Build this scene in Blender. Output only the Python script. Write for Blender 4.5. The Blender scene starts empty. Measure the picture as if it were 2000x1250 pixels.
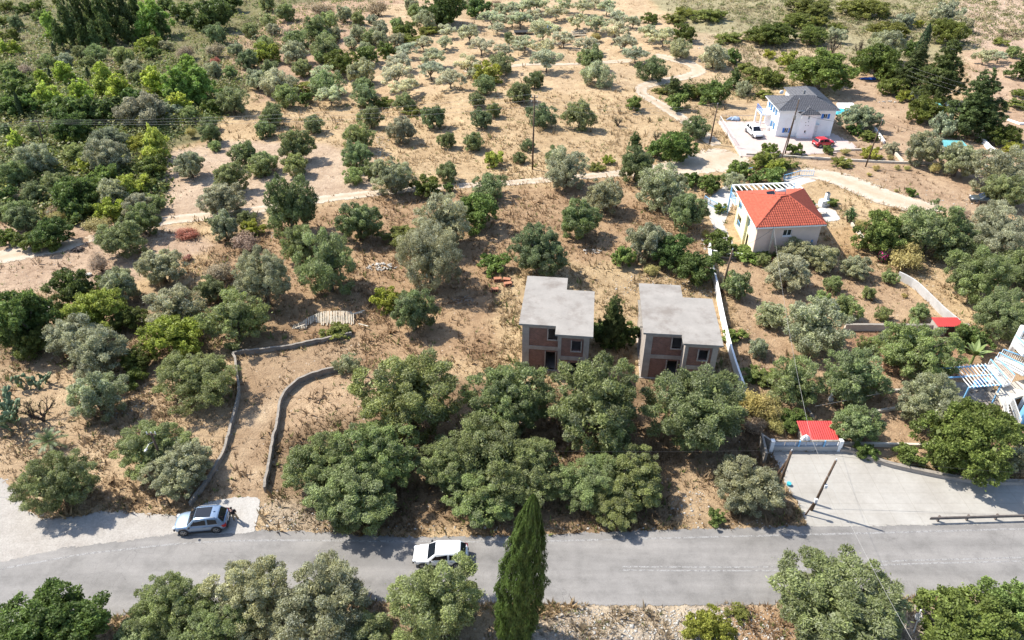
import bpy, bmesh, math, random
import numpy as np
from mathutils import Vector, Matrix

# ------------------------------------------------------------------ camera, sky, sun, exposure
CAM_H, PITCH, FPX = 48.0, math.radians(35.2), 1400.0      # FPX: focal length for a 2000 px wide frame
scene = bpy.context.scene
cam_d = bpy.data.cameras.new('camera')
cam_d.sensor_width = 36.0
cam_d.lens = 36.0 * FPX / 2000.0
cam_d.clip_start = 0.5
cam_d.clip_end = 4000.0
cam = bpy.data.objects.new('camera', cam_d)
scene.collection.objects.link(cam)
cam.location = (0, 0, CAM_H)
cam.rotation_euler = (math.pi / 2 - PITCH, 0, 0)
scene.camera = cam

SUN_EL = math.radians(50.0)
SUN_AZ = math.atan2(-5.0, 2.35)                            # towards the sun, measured from +Y to +X
sun_dir = Vector((math.sin(SUN_AZ) * math.cos(SUN_EL), math.cos(SUN_AZ) * math.cos(SUN_EL), math.sin(SUN_EL)))
world = bpy.data.worlds.new('World')
scene.world = world
world.use_nodes = True
wn = world.node_tree.nodes
bg = wn['Background']
sky = wn.new('ShaderNodeTexSky')
sky.sky_type = 'NISHITA'
sky.sun_disc = False
sky.sun_elevation = SUN_EL
sky.sun_rotation = SUN_AZ
sky.altitude = 100
world.node_tree.links.new(sky.outputs[0], bg.inputs[0])
bg.inputs[1].default_value = 0.145
sl = bpy.data.lights.new('sun', 'SUN')
sl.energy = 4.5
sl.angle = math.radians(0.53)
sl.color = (1.0, 0.955, 0.87)
so = bpy.data.objects.new('sun', sl)
scene.collection.objects.link(so)
so.rotation_euler = sun_dir.to_track_quat('Z', 'Y').to_euler()
scene.view_settings.view_transform = 'Standard'
scene.view_settings.look = 'None'
scene.view_settings.gamma = 1.0
scene.view_settings.exposure = 1.04
scene.view_settings.use_curve_mapping = False
scene.cycles.max_bounces = 6
scene.cycles.diffuse_bounces = 4
scene.cycles.transparent_max_bounces = 8
scene.cycles.use_denoising = True

# ------------------------------------------------------------------ helpers: placing
rng = np.random.default_rng(7)
random.seed(7)
COL = scene.collection
CT, ST = math.cos(PITCH), math.sin(PITCH)

def sstep(a, b, x):
    t = np.clip((x - a) / (b - a), 0, 1)
    return t * t * (3 - 2 * t)

def hgt(x, y):
    """height of the terrain: flat by the road, gently rolling further up the slope"""
    x = np.asarray(x, float); y = np.asarray(y, float)
    a = sstep(78, 150, y)
    flat = np.exp(-(((x - 50) / 24) ** 2 + ((y - 122) / 20) ** 2) ** 2) + np.exp(-(((x - 36) / 14) ** 2 + ((y - 90) / 13) ** 2) ** 2)
    a = a * (1 - np.clip(flat, 0, 1))
    return a * (0.75 * np.sin(x * .071 + 1.0) * np.sin(y * .053) + 0.35 * np.sin(x * .16 + y * .11) + 0.2 * np.sin(y * .31 + x * .05))

def ray(px, py):
    u = (px - 1000) / FPX; v = (625 - py) / FPX
    return u, CT + v * ST, -ST + v * CT

def P(px, py, z=0.0):
    """the point of the place at height z that the photograph shows at (px, py)"""
    dx, dy, dz = ray(px, py)
    s = (z - CAM_H) / dz
    return Vector((dx * s, dy * s, z))

def G(px, py, up=0.0):
    """the same on the terrain"""
    p = P(px, py)
    for _ in range(3):
        p = P(px, py, float(hgt(p.x, p.y)) + up)
    return p

def ray_at_y(px, py, y):
    dx, dy, dz = ray(px, py)
    s = y / dy
    return Vector((dx * s, y, CAM_H + dz * s))

# ------------------------------------------------------------------ helpers: objects
def tag(o, label=None, cat=None, group=None, kind=None):
    if label: o['label'] = label
    if cat: o['category'] = cat
    if group: o['group'] = group
    if kind: o['kind'] = kind
    return o

def empty(name, loc=(0, 0, 0), rz=0.0, label=None, cat=None, group=None):
    o = bpy.data.objects.new(name, None)
    o.empty_display_size = 0.2
    COL.objects.link(o)
    o.location = loc
    o.rotation_euler = (0, 0, rz)
    return tag(o, label, cat, group)

def fast_mesh(name, verts, faces, attrs=None, colors=None, smooth=False):
    """numpy arrays to a mesh; faces (M,3) or (M,4); attrs/colors are per face"""
    verts = np.asarray(verts, np.float32); faces = np.asarray(faces, np.int32)
    me = bpy.data.meshes.new(name)
    m, k = faces.shape
    me.vertices.add(len(verts)); me.vertices.foreach_set('co', verts.ravel())
    me.loops.add(m * k); me.loops.foreach_set('vertex_index', faces.ravel())
    me.polygons.add(m); me.polygons.foreach_set('loop_start', np.arange(0, m * k, k, dtype=np.int32))
    if smooth:
        me.polygons.foreach_set('use_smooth', np.ones(m, bool))
    me.update(calc_edges=True)
    for n_, a in (attrs or {}).items():
        at = me.attributes.new(n_, 'FLOAT', 'FACE'); at.data.foreach_set('value', np.asarray(a, np.float32))
    for n_, a in (colors or {}).items():
        at = me.attributes.new(n_, 'FLOAT_COLOR', 'FACE')
        a = np.asarray(a, np.float32)
        if a.shape[1] == 3: a = np.hstack([a, np.ones((len(a), 1), np.float32)])
        at.data.foreach_set('color', a.ravel())
    return me

def link(name, me, mat=None, parent=None, loc=None):
    o = bpy.data.objects.new(name, me)
    COL.objects.link(o)
    if mat is not None and not me.materials: me.materials.append(mat)
    if parent is not None: o.parent = parent
    if loc is not None: o.location = loc
    return o

class MB:
    """collects shapes, builds ONE mesh"""
    def __init__(s): s.v = []; s.f = []
    def add(s, verts, faces):
        n = len(s.v); s.v += [tuple(p) for p in verts]; s.f += [tuple(i + n for i in f) for f in faces]; return s
    def box(s, c, size, rz=0.0, M=None):
        hx, hy, hz = size[0] / 2, size[1] / 2, size[2] / 2
        vs = [Vector((a * hx, b * hy, d * hz)) for d in (-1, 1) for a, b in ((-1, -1), (1, -1), (1, 1), (-1, 1))]
        R = M if M is not None else Matrix.Rotation(rz, 3, 'Z')
        vs = [R @ p + Vector(c) for p in vs]
        return s.add(vs, [(3, 2, 1, 0), (4, 5, 6, 7), (0, 1, 5, 4), (1, 2, 6, 5), (2, 3, 7, 6), (3, 0, 4, 7)])
    def bar(s, a, b, w, h=None):
        a, b = Vector(a), Vector(b); h = h or w
        d = (b - a); L = d.length; d.normalize()
        up = Vector((0, 0, 1)) if abs(d.z) < .95 else Vector((0, 1, 0))
        sd = d.cross(up).normalized(); up = sd.cross(d)
        R = Matrix((d, sd, up)).transposed()
        return s.box((a + b) / 2, (L, w, h), M=R)
    def prism(s, poly, z0, z1):
        n = len(poly)
        area = sum(poly[i][0] * poly[(i + 1) % n][1] - poly[(i + 1) % n][0] * poly[i][1] for i in range(n))
        if area < 0: poly = poly[::-1]
        vs = [(p[0], p[1], z0) for p in poly] + [(p[0], p[1], z1) for p in poly]
        fs = [tuple(range(n))[::-1], tuple(range(n, 2 * n))] + [(i, (i + 1) % n, n + (i + 1) % n, n + i) for i in range(n)]
        return s.add(vs, fs)
    def tube(s, path, radii, sides=6, cap=True):
        path = [Vector(p) for p in path]; n = len(path)
        if not hasattr(radii, '__len__'): radii = [radii] * n
        rings = []; base = len(s.v)
        for i, p in enumerate(path):
            d = (path[min(i + 1, n - 1)] - path[max(i - 1, 0)]).normalized()
            up = Vector((0, 0, 1)) if abs(d.z) < .9 else Vector((1, 0, 0))
            a = d.cross(up).normalized(); b = a.cross(d)
            for k in range(sides):
                t = 2 * math.pi * k / sides
                s.v.append(tuple(p + (a * math.cos(t) + b * math.sin(t)) * radii[i]))
        for i in range(n - 1):
            for k in range(sides):
                k2 = (k + 1) % sides
                s.f.append((base + i * sides + k, base + i * sides + k2, base + (i + 1) * sides + k2, base + (i + 1) * sides + k))
        if cap:
            s.f.append(tuple(base + k for k in range(sides))); s.f.append(tuple(base + (n - 1) * sides + k for k in range(sides))[::-1])
        return s
    def disc_cyl(s, c, axis, r, w, sides=16):
        axis = Vector(axis).normalized(); c = Vector(c)
        return s.tube([c - axis * w / 2, c + axis * w / 2], r, sides)
    def sphere(s, c, r, seg=10, rings=6):
        c = Vector(c); r = r if hasattr(r, '__len__') else (r, r, r); base = len(s.v)
        for i in range(rings + 1):
            th = math.pi * i / rings
            for k in range(seg):
                ph = 2 * math.pi * k / seg
                s.v.append((c.x + r[0] * math.sin(th) * math.cos(ph), c.y + r[1] * math.sin(th) * math.sin(ph), c.z + r[2] * math.cos(th)))
        for i in range(rings):
            for k in range(seg):
                k2 = (k + 1) % seg
                s.f.append((base + i * seg + k, base + (i + 1) * seg + k, base + (i + 1) * seg + k2, base + i * seg + k2))
        return s
    def mesh(s, name, mat=None, smooth=False):
        me = bpy.data.meshes.new(name); me.from_pydata(s.v, [], s.f)
        bm = bmesh.new(); bm.from_mesh(me)
        bmesh.ops.remove_doubles(bm, verts=bm.verts, dist=1e-5)
        bmesh.ops.recalc_face_normals(bm, faces=bm.faces)
        bm.to_mesh(me); bm.free()
        if smooth: me.polygons.foreach_set('use_smooth', np.ones(len(me.polygons), bool))
        me.update()
        if mat: me.materials.append(mat)
        return me
    def build(s, name, mat, parent=None, smooth=False, loc=None, bevel=0.0, subsurf=0):
        o = link(name, s.mesh(name, mat, smooth), None, parent, loc)
        if bevel:
            b = o.modifiers.new('bevel', 'BEVEL'); b.width = bevel; b.segments = 2; b.limit_method = 'ANGLE'
        if subsurf:
            m = o.modifiers.new('sub', 'SUBSURF'); m.levels = subsurf; m.render_levels = subsurf
        return o

# ------------------------------------------------------------------ helpers: materials
def nodes(name):
    m = bpy.data.materials.new(name); m.use_nodes = True
    nt = m.node_tree
    return m, nt, nt.nodes, nt.links, nt.nodes['Principled BSDF']

def noise(nt, scale, detail=4, rough=.6, coord=None, dist=0.0):
    n = nt.nodes.new('ShaderNodeTexNoise'); n.inputs['Scale'].default_value = scale
    n.inputs['Detail'].default_value = detail; n.inputs['Roughness'].default_value = rough
    n.inputs['Distortion'].default_value = dist
    if coord is not None: nt.links.new(coord, n.inputs['Vector'])
    return n

def ramp(nt, src, stops):
    r = nt.nodes.new('ShaderNodeValToRGB')
    el = r.color_ramp.elements
    while len(el) < len(stops): el.new(0.5)
    for e, (p, c) in zip(el, stops):
        e.position = p; e.color = (*c, 1) if hasattr(c, '__len__') else (c, c, c, 1)
    nt.links.new(src, r.inputs[0])
    return r

def mixc(nt, fac, a, b, mode='MIX'):
    m = nt.nodes.new('ShaderNodeMix'); m.data_type = 'RGBA'; m.blend_type = mode
    for inp, val in ((m.inputs[0], fac), (m.inputs[6], a), (m.inputs[7], b)):
        if hasattr(val, 'links') or hasattr(val, 'is_output'): nt.links.new(val, inp)
        elif hasattr(val, '__len__'): inp.default_value = (*val[:3], 1)
        else: inp.default_value = val
    return m.outputs[2]

def geo_pos(nt):
    return nt.nodes.new('ShaderNodeNewGeometry').outputs['Position']

def pmat(name, c, var=0.25, scale=1.5, rough=.75, bump=0.0, bscale=20.0, spec=.3, metal=0.0, dirt=None, dscale=.6, damt=.5):
    """a painted / mineral surface: colour broken up by two noises, optional dirt patches, fine relief"""
    m, nt, nd, lk, b = nodes(name)
    pos = geo_pos(nt)
    n1 = noise(nt, scale, 5, .65, pos); n2 = noise(nt, scale * 9, 3, .6, pos)
    lo = tuple(x * (1 - var) for x in c); hi = tuple(min(1, x * (1 + var * .7)) for x in c)
    r1 = ramp(nt, n1.outputs[0], [(.3, lo), (.7, hi)])
    r2 = ramp(nt, n2.outputs[0], [(.3, 1 - var * .6), (.7, 1.0)])
    col = mixc(nt, 1.0, r1.outputs[0], r2.outputs[0], 'MULTIPLY')
    if dirt:
        n3 = noise(nt, dscale, 6, .7, pos)
        f = ramp(nt, n3.outputs[0], [(.5, 0.0), (.68, damt)])
        col = mixc(nt, f.outputs[0], col, dirt)
    lk.new(col, b.inputs['Base Color'])
    b.inputs['Roughness'].default_value = rough
    b.inputs['Specular IOR Level'].default_value = spec
    b.inputs['Metallic'].default_value = metal
    if bump:
        n4 = noise(nt, bscale, 4, .6, pos)
        bp = nd.new('ShaderNodeBump'); bp.inputs['Strength'].default_value = bump; bp.inputs['Distance'].default_value = .05
        lk.new(n4.outputs[0], bp.inputs['Height']); lk.new(bp.outputs[0], b.inputs['Normal'])
    return m

def leaf_mat(name, silver=(.51, .52, .39), use_attr=False, transl=.42, rough=.55, spec=.3):
    """foliage: colour of the plant, varied leaf by leaf; some leaves show their pale underside"""
    m, nt, nd, lk, b = nodes(name)
    if use_attr:
        a = nd.new('ShaderNodeAttribute'); a.attribute_name = 'col'; base = a.outputs['Color']
    else:
        oi = nd.new('ShaderNodeObjectInfo'); base = oi.outputs['Color']
    lv = nd.new('ShaderNodeAttribute'); lv.attribute_name = 'lv'
    col = mixc(nt, 1.0, base, lv.outputs['Fac'], 'MULTIPLY')
    if not use_attr:
        sv = nd.new('ShaderNodeAttribute'); sv.attribute_name = 'sv'
        mu = nd.new('ShaderNodeMath'); mu.operation = 'MULTIPLY'
        lk.new(sv.outputs['Fac'], mu.inputs[0]); lk.new(oi.outputs['Alpha'], mu.inputs[1])
        col = mixc(nt, mu.outputs[0], col, silver)
    lk.new(col, b.inputs['Base Color'])
    b.inputs['Roughness'].default_value = rough
    b.inputs['Specular IOR Level'].default_value = spec
    tr = nd.new('ShaderNodeBsdfTranslucent'); lk.new(col, tr.inputs[0])
    mx = nd.new('ShaderNodeMixShader'); mx.inputs[0].default_value = transl
    lk.new(b.outputs[0], mx.inputs[1]); lk.new(tr.outputs[0], mx.inputs[2])
    lk.new(mx.outputs[0], nd['Material Output'].inputs[0])
    return m

M = {}
M['leaf'] = leaf_mat('leaf')
M['leaf_attr'] = leaf_mat('scrub_leaf', use_attr=True)
M['straw'] = leaf_mat('straw_blade', use_attr=True, transl=.5, rough=.8, spec=.15)
M['bark'] = pmat('bark', (.16, .125, .095), .4, 3, .9, .6, 14)
M['deadwood'] = pmat('dead_wood', (0.068, 0.050, 0.041), .4, 3, .9, .4, 14)
M['concrete'] = pmat('raw_concrete', (.375, .325, .28), .2, 1.2, .85, .3, 9, dirt=(.22, .19, .165), dscale=.8)
M['roof_concrete'] = pmat('slab_concrete', (.272, .250, .224), .12, .8, .9, .2, 12, .15, dirt=(.165, .14, .12), dscale=.42, damt=.75)
M['yard_concrete'] = pmat('yard_concrete', (.55, .535, .505), .10, .35, .8, .15, 10, dirt=(.42, .38, .34), dscale=.3, damt=.6)
M['white'] = pmat('white_paint', (0.718, 0.704, 0.681), .06, 1.0, .7, .05, 20)
M['wall_white'] = pmat('white_render', (.84, .83, .81), .05, .8, .8, .15, 25, dirt=(.62, .58, .53), dscale=.5, damt=.35)
M['greywall'] = pmat('grey_render', (.42, .405, .385), .12, .8, .85, .2, 18, dirt=(.28, .25, .22), dscale=.6)
M['cream'] = pmat('cream_render', (0.510, 0.459, 0.383), .10, .9, .85, .2, 18, dirt=(.42, .36, .29), dscale=.5)
M['yellow'] = pmat('yellow_render', (.80, .735, .45), .06, 1.0, .8, .12, 25)
M['pinkish'] = pmat('pale_pink_render', (.62, .47, .39), .08, 1.0, .8, .12, 25)
M['blue'] = pmat('blue_paint', (.04, .20, .58), .15, 2, .5, .0)
M['bluegrey'] = pmat('blue_grey_sheet', (.28, .36, .48), .2, 2, .6)
M['skyblue'] = pmat('light_blue_paint', (.20, .46, .74), .15, 2, .5)
M['glass'] = pmat('window_glass', (.02, .025, .03), .2, 1, .08, spec=.6)
M['dark'] = pmat('dark_dot_hole_shade', (.03, .027, .025), .2, 1, .9)  # near-black for the tower dots and the painted shade of block holes
M['stone'] = pmat('field_stone', (0.425, 0.399, 0.357), .3, 2.0, .9, .4, 8)
M['stone_wall'] = pmat('weathered_wall', (0.281, 0.246, 0.208), .35, 1.6, .9, .6, 7, dirt=(.17, .145, .12), dscale=.9)
M['coping'] = pmat('wall_coping', (.25, .22, .185), .25, 2, .9, .4, 9)
M['wood'] = pmat('pole_wood', (.115, .075, .05), .35, 3, .85, .3, 18)
M['palewood'] = pmat('bleached_wood', (0.476, 0.416, 0.323), .25, 3, .85, .3, 18)
M['metal'] = pmat('galvanised', (0.306, 0.306, 0.306), .15, 2, .45, metal=.6)
M['rust'] = pmat('rusty_rail', (.17, .14, .12), .3, 2, .7, .2, 12, metal=.2)
M['wire'] = pmat('cable', (.05, .047, .045), .1, 2, .9, spec=.1)
M['palewire'] = pmat('pale_cable', (.32, .31, .29), .1, 2, .9, spec=.1)
M['insul'] = pmat('insulator', (.6, .6, .6), .1, 2, .3)
M['rubber'] = pmat('rubber', (.022, .022, .022), .1, 2, .8)
M['plastic'] = pmat('black_plastic', (.03, .03, .032), .1, 2, .6)
M['rim'] = pmat('alloy', (.42, .42, .42), .1, 2, .35, metal=.8)
M['carglass'] = pmat('car_glass', (.010, .013, .018), .1, 1, .05, spec=.5)
M['lampred'] = pmat('tail_lamp', (.45, .02, .02), .1, 2, .25)
M['lampclear'] = pmat('head_lamp', (.55, .57, .6), .1, 2, .15)
M['turquoise'] = pmat('turquoise_sheet', (.06, .46, .55), .2, 1.2, .6, .3, 6)
M['teal_roof'] = pmat('teal_sheet', (.12, .34, .34), .2, 1.2, .5)
M['bluetarp'] = pmat('blue_tarp', (.03, .11, .45), .25, 2, .6, .3, 5)
M['terracotta'] = pmat('terracotta', (0.391, 0.170, 0.098), .25, 3, .85, .2, 14)
M['dark_tile'] = pmat('slate_tile', (.085, .085, .095), .3, 2.5, .6, .15, 12)
M['red_tile'] = pmat('red_tile', (0.399, 0.098, 0.061), .25, 2.5, .85, .15, 12, .12)
M['red_sheet'] = pmat('red_sheet', (0.425, 0.043, 0.038), .12, 1.2, .5)
M['pavers'] = pmat('pink_pavers', (0.442, 0.357, 0.323), .12, 1.0, .85, .2, 12)
M['redterrace'] = pmat('red_terrace', (.33, .075, .06), .15, 1, .7)
M['skin'] = pmat('skin', (.42, .25, .18), .08, 5, .6)
M['shirt'] = pmat('dark_shirt', (.022, .02, .022), .2, 8, .85)
M['trousers'] = pmat('khaki_cloth', (.36, .28, .19), .2, 8, .85)
M['hair'] = pmat('dark_hair', (.02, .015, .012), .2, 20, .7)

def car_paint(name, c, metal=.3):
    m, nt, nd, lk, b = nodes(name)
    n = noise(nt, 2.0, 4, .6, geo_pos(nt))
    r = ramp(nt, n.outputs[0], [(.3, tuple(x * .93 for x in c)), (.7, c)])
    lk.new(r.outputs[0], b.inputs['Base Color'])
    b.inputs['Metallic'].default_value = metal; b.inputs['Roughness'].default_value = .32
    b.inputs['Coat Weight'].default_value = .6; b.inputs['Coat Roughness'].default_value = .06
    return m

# ------------------------------------------------------------------ ground zones (real soil and grass colours)
STRAW, SAND, PINK, RUST_G, SCRUB = (.455, .338, .205), (.50, .372, .24), (.485, .37, .275), (.37, .252, .155), (.20, .185, .095)
ORCH, LITTER, GRAVEL, TAN, HILL = (.40, .28, .18), (.265, .185, .115), (.52, .46, .385), (.435, .318, .205), (.345, .305, .185)
DRIVE = (.36, .255, .165)
ZONES = [  # (outline in the photograph, colour, tufts of dry grass per unit)
    ([(-300, -40), (780, -40), (700, 60), (560, 100), (470, 200), (420, 255), (330, 290), (310, 420), (0, 430), (-300, 430)], SCRUB, .35),
    ([(200, 118), (262, 112), (285, 140), (232, 168)], PINK, .1),
    ([(440, 60), (560, 40), (600, 110), (520, 150), (430, 150)], (.40, .29, .19), .3),
    ([(520, 20), (640, 0), (900, 0), (800, 60), (700, 110), (600, 180), (500, 200)], (.43, .30, .21), .3),
    ([(730, 20), (940, -10), (1250, 0), (1420, 120), (1480, 170), (1300, 165), (1100, 190), (900, 130), (850, 190), (690, 195), (640, 150)], SAND, .2),
    ([(320, 300), (420, 268), (540, 278), (600, 275), (690, 290), (742, 300), (740, 370), (640, 385), (500, 415), (320, 430)], PINK, .06),
    ([(400, 480), (560, 420), (740, 380), (1000, 370), (1200, 350), (1380, 440), (1385, 500), (1200, 530), (1000, 560), (1000, 690), (700, 720), (560, 640), (420, 560)], RUST_G, .8),
    ([(980, 520), (1200, 510), (1390, 540), (1400, 600), (1160, 640), (1000, 690), (960, 600)], STRAW, 1.0),
    ([(-200, 440), (330, 440), (420, 480), (250, 560), (-200, 575)], (.445, .325, .235), .25),
    ([(-200, 575), (560, 575), (600, 690), (460, 690), (300, 720), (-200, 720)], (.34, .24, .15), .5),
    ([(-200, 720), (300, 720), (460, 700), (430, 900), (360, 1000), (-200, 1012)], TAN, .55),
    ([(460, 697), (686, 660), (720, 690), (670, 725), (560, 770), (520, 975), (380, 990), (440, 880), (468, 770)], DRIVE, .3),
    ([(600, 726), (560, 762), (520, 800), (505, 850), (492, 965), (503, 965), (515, 850), (531, 802), (570, 770), (614, 734)], (.53, .41, .285), .05),
    ([(500, 790), (474, 850), (455, 910), (440, 970), (450, 972), (464, 912), (483, 852), (508, 795)], (.50, .38, .26), .08),
    ([(560, 770), (670, 725), (900, 735), (700, 850), (560, 850), (540, 800)], (.44, .315, .205), .3),
    ([(560, 850), (640, 830), (900, 740), (1440, 740), (1480, 780), (1560, 1030), (620, 1045), (520, 970), (540, 860)], LITTER, .45),
    ([(1310, 890), (1400, 880), (1400, 1015), (1320, 1010)], TAN, .5),
    ([(560, 975), (620, 1000), (640, 1040), (500, 1040), (505, 975)], (.44, .36, .27), .3),
    ([(1410, 500), (1700, 520), (1880, 640), (1995, 700), (2100, 930), (1700, 892), (1640, 862), (1490, 862), (1440, 700)], ORCH, .22),
    ([(1650, 645), (1880, 645), (1900, 720), (1700, 740)], (.33, .20, .125), .2),
    ([(1220, -40), (2400, -40), (2200, 110), (1900, 120), (1650, 130), (1420, 120), (1300, 30)], HILL, .7),
    ([(1300, 65), (1650, 85), (1660, 130), (1560, 160), (1420, 110)], (.46, .36, .24), .9),
    ([(1830, 5), (2300, -30), (2300, 130), (1990, 120), (1880, 85)], (.50, .375, .285), .1),
    ([(1420, 190), (1500, 190), (1480, 235), (1400, 230)], SAND, .1),
    ([(1640, 150), (1740, 140), (1900, 280), (2100, 300), (2100, 400), (1850, 425), (1680, 345), (1560, 320)], (.42, .30, .205), .2),
    ([(1880, 100), (2200, 90), (2200, 280), (1960, 260), (1890, 180)], (.47, .335, .235), .15),
    ([(1600, 440), (1680, 440), (1700, 520), (1590, 500)], (.40, .27, .15), .4),
    ([(-100, 1215), (250, 1198), (760, 1178), (960, 1182), (1000, 1320), (-100, 1320)], (.33, .245, .165), .4),
    ([(1000, 1188), (1500, 1186), (1800, 1172), (2300, 1150), (2300, 1340), (980, 1340)], (.47, .40, .325), .35),
    ([(1110, 1205), (1330, 1200), (1360, 1250), (1140, 1250)], (.40, .315, .22), .6),
    ([(1430, 1195), (1560, 1190), (1560, 1290), (1400, 1290)], (.40, .27, .165), .4),
]
ROAD_TOP = [(-160, 1150), (0, 1099), (119, 1073), (274, 1054), (353, 1043), (504, 1037), (608, 1040), (700, 1046), (810, 1051), (993, 1048), (1061, 1046), (1200, 1040), (1324, 1035), (1518, 1031), (1577, 1027), (1696, 1027), (1811, 1023), (2000, 1018), (2300, 1008)]
ROAD_BOT = [(-160, 1290), (0, 1232), (100, 1217), (187, 1206), (248, 1197), (400, 1186), (560, 1178), (734, 1174), (900, 1176), (1061, 1179), (1252, 1182), (1482, 1180), (1650, 1175), (1790, 1166), (2000, 1154), (2300, 1140)]
EDGE_LINE = [(-160, 1158), (0, 1113), (72, 1099), (162, 1083), (252, 1072.6), (324, 1064.7), (396, 1059.5), (468, 1056.5), (600, 1056), (810, 1058), (993, 1058.6), (1061, 1057.5), (1310, 1051), (1518, 1046), (1718, 1041), (2000, 1033), (2300, 1023)]
CENTRE_LINE = [(1216, 1110.5), (1350, 1111.5), (1518, 1111), (1640, 1106), (1761, 1099), (2000, 1092.5), (2300, 1082)]
PULLOFF = [(-160, 930), (0, 936), (22, 951), (36, 973), (58, 1002), (83, 1016), (151, 1009), (202, 1000), (252, 1002), (342, 1009), (360, 1016), (353, 1046), (274, 1057), (119, 1076), (0, 1102), (-160, 1155)]
PAD = [(400, 983), (457, 973), (504, 972), (508, 980), (497, 1040), (470, 1042), (350, 1046), (358, 1012), (380, 1000)]
YARD = [(1497, 882), (1560, 883), (1648, 882), (1712, 904), (1768, 917), (1894, 940), (2000, 944), (2250, 950), (2250, 1012), (2000, 1020), (1811, 1025), (1696, 1029), (1577, 1029), (1556, 980), (1535, 945), (1522, 905)]
WTERR = [(1405, 238), (1494, 239), (1512, 268), (1592, 272), (1620, 262), (1640, 272), (1668, 286), (1630, 295), (1590, 298), (1500, 302), (1457, 304), (1446, 306)]
TRACKS = [
    ('dirt_track', [(150, 470, 3.0), (196, 462, 2.6), (260, 448, 2.2), (330, 430, 2.6), (430, 421, 2.4), (500, 410, 2.2), (570, 399, 2.2), (640, 388, 2.2), (735, 377, 2.0), (830, 368, 1.8), (930, 361, 1.7), (1010, 356, 1.8), (1070, 351, 1.9), (1150, 344, 1.9), (1220, 338, 2.6), (1300, 331, 4.6), (1360, 322, 7.0), (1410, 310, 9.0), (1440, 296, 7.5)], 'pale dirt track crossing the fields'),
    ('dirt_track', [(-120, 520, 3.2), (0, 502, 3.6), (60, 492, 3.6), (110, 483, 3.6), (150, 474, 3.2), (182, 463, 2.4)], 'white gravel track at the left edge'),
    ('dirt_track', [(1405, 288, 2.4), (1380, 268, 2.6), (1352, 246, 2.6), (1318, 222, 2.6), (1287, 203, 2.6), (1262, 188, 2.6), (1251, 176, 2.4), (1262, 167, 2.6), (1296, 158, 3.0), (1340, 150, 3.2), (1364, 139, 3.2), (1350, 126, 2.6), (1310, 114, 2.6), (1270, 106, 2.4)], 'winding wheel track up to the olive grove'),
    ('dirt_track', [(1545, 336, 4.0), (1600, 341, 4.4), (1650, 353, 5.0), (1700, 374, 5.6), (1750, 392, 5.2), (1800, 403, 4.4), (1850, 408, 3.0)], 'pale gravel drive above the red-roofed house'),
    ('dirt_track', [(1240, 118, 2.2), (1180, 122, 2.0), (1100, 126, 2.0), (1030, 126, 2.0), (960, 134, 2.2), (900, 140, 2.0)], 'sandy farm track through the olive grove'),
]

ZONES = [(p, (c[0] * .695, c[1] * .70, c[2] * .695), d) for p, c, d in ZONES]
def W(poly): return [(P(x, y).x, P(x, y).y) for x, y in poly]

def inside(px, py, poly):
    poly = np.asarray(poly); n = len(poly)
    c = np.zeros(px.shape, bool); j = n - 1
    for i in range(n):
        xi, yi = poly[i]; xj, yj = poly[j]
        if yi != yj:
            c ^= ((yi > py) != (yj > py)) & (px < (xj - xi) * (py - yi) / (yj - yi) + xi)
        j = i
    return c

_ph = rng.uniform(0, 6.28, (14, 3)); _ang = rng.uniform(0, 6.28, 14)
def wob(x, y, scale):
    """smooth 2-D noise from sines, about -1..1"""
    s = 0
    for i in range(14):
        f = (0.5 + .28 * i) / scale
        s = s + np.sin(f * (x * math.cos(_ang[i]) + y * math.sin(_ang[i])) + _ph[i, 0]) / (1 + .25 * i)
    return s / 3.2

ZW = [(np.array(W(p)), np.array(c), d) for p, c, d in ZONES]
EXCL = [np.array(W(p)) for p in (ROAD_TOP + ROAD_BOT[::-1], PULLOFF, PAD, YARD, WTERR, [(1530, 346), (1586, 342), (1600, 370), (1610, 400), (1575, 404), (1560, 372), (1535, 372)], [(1378, 394), (1400, 376), (1420, 360), (1442, 364), (1432, 392), (1412, 440), (1440, 492), (1458, 505), (1424, 503), (1402, 462), (1388, 430)], [(1590, 385), (1618, 380), (1632, 412), (1640, 430), (1612, 434)])]

def zone_at(x, y):
    jx = x + wob(x, y, 2.2) * 1.1 + wob(x + 50, y, .5) * .35
    jy = y + wob(x + 90, y + 30, 2.2) * 1.3 + wob(x, y - 70, .5) * .4
    col = np.tile(np.array(STRAW) * np.array([.73, .725, .72]), (x.size, 1)).reshape(*x.shape, 3); den = np.full(x.shape, .9)
    for p, c, d in ZW:
        m = inside(jx, jy, p); col[m] = c; den[m] = d
    return col, den

def grow(a, b, s, g, lim):
    out = [a]
    while out[-1] < lim:
        s *= g; out.append(out[-1] + s)
    return out
ys = np.concatenate([np.arange(-300, 0, 25), np.arange(0, 20, 2), np.arange(20, 110, .65), np.arange(110, 262, 1.1), np.array(grow(262, 0, 1.2, 1.14, 3600))])
half = np.concatenate([np.arange(0, 62, .7), np.arange(62, 195, 1.4), np.array(grow(195, 0, 1.6, 1.2, 3000))])
xs = np.concatenate([-half[:0:-1], half])
GX, GY = np.meshgrid(xs, ys)
zc, zd = zone_at(GX, GY)
for _ in range(2):
    zc[1:-1, 1:-1] = (zc[1:-1, 1:-1] * 2 + zc[:-2, 1:-1] + zc[2:, 1:-1] + zc[1:-1, :-2] + zc[1:-1, 2:]) / 6
GZ = hgt(GX, GY)
nx_, ny_ = len(xs), len(ys)
idx = np.arange(nx_ * ny_).reshape(ny_, nx_)
gf = np.stack([idx[:-1, :-1], idx[:-1, 1:], idx[1:, 1:], idx[1:, :-1]], -1).reshape(-1, 4)
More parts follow.
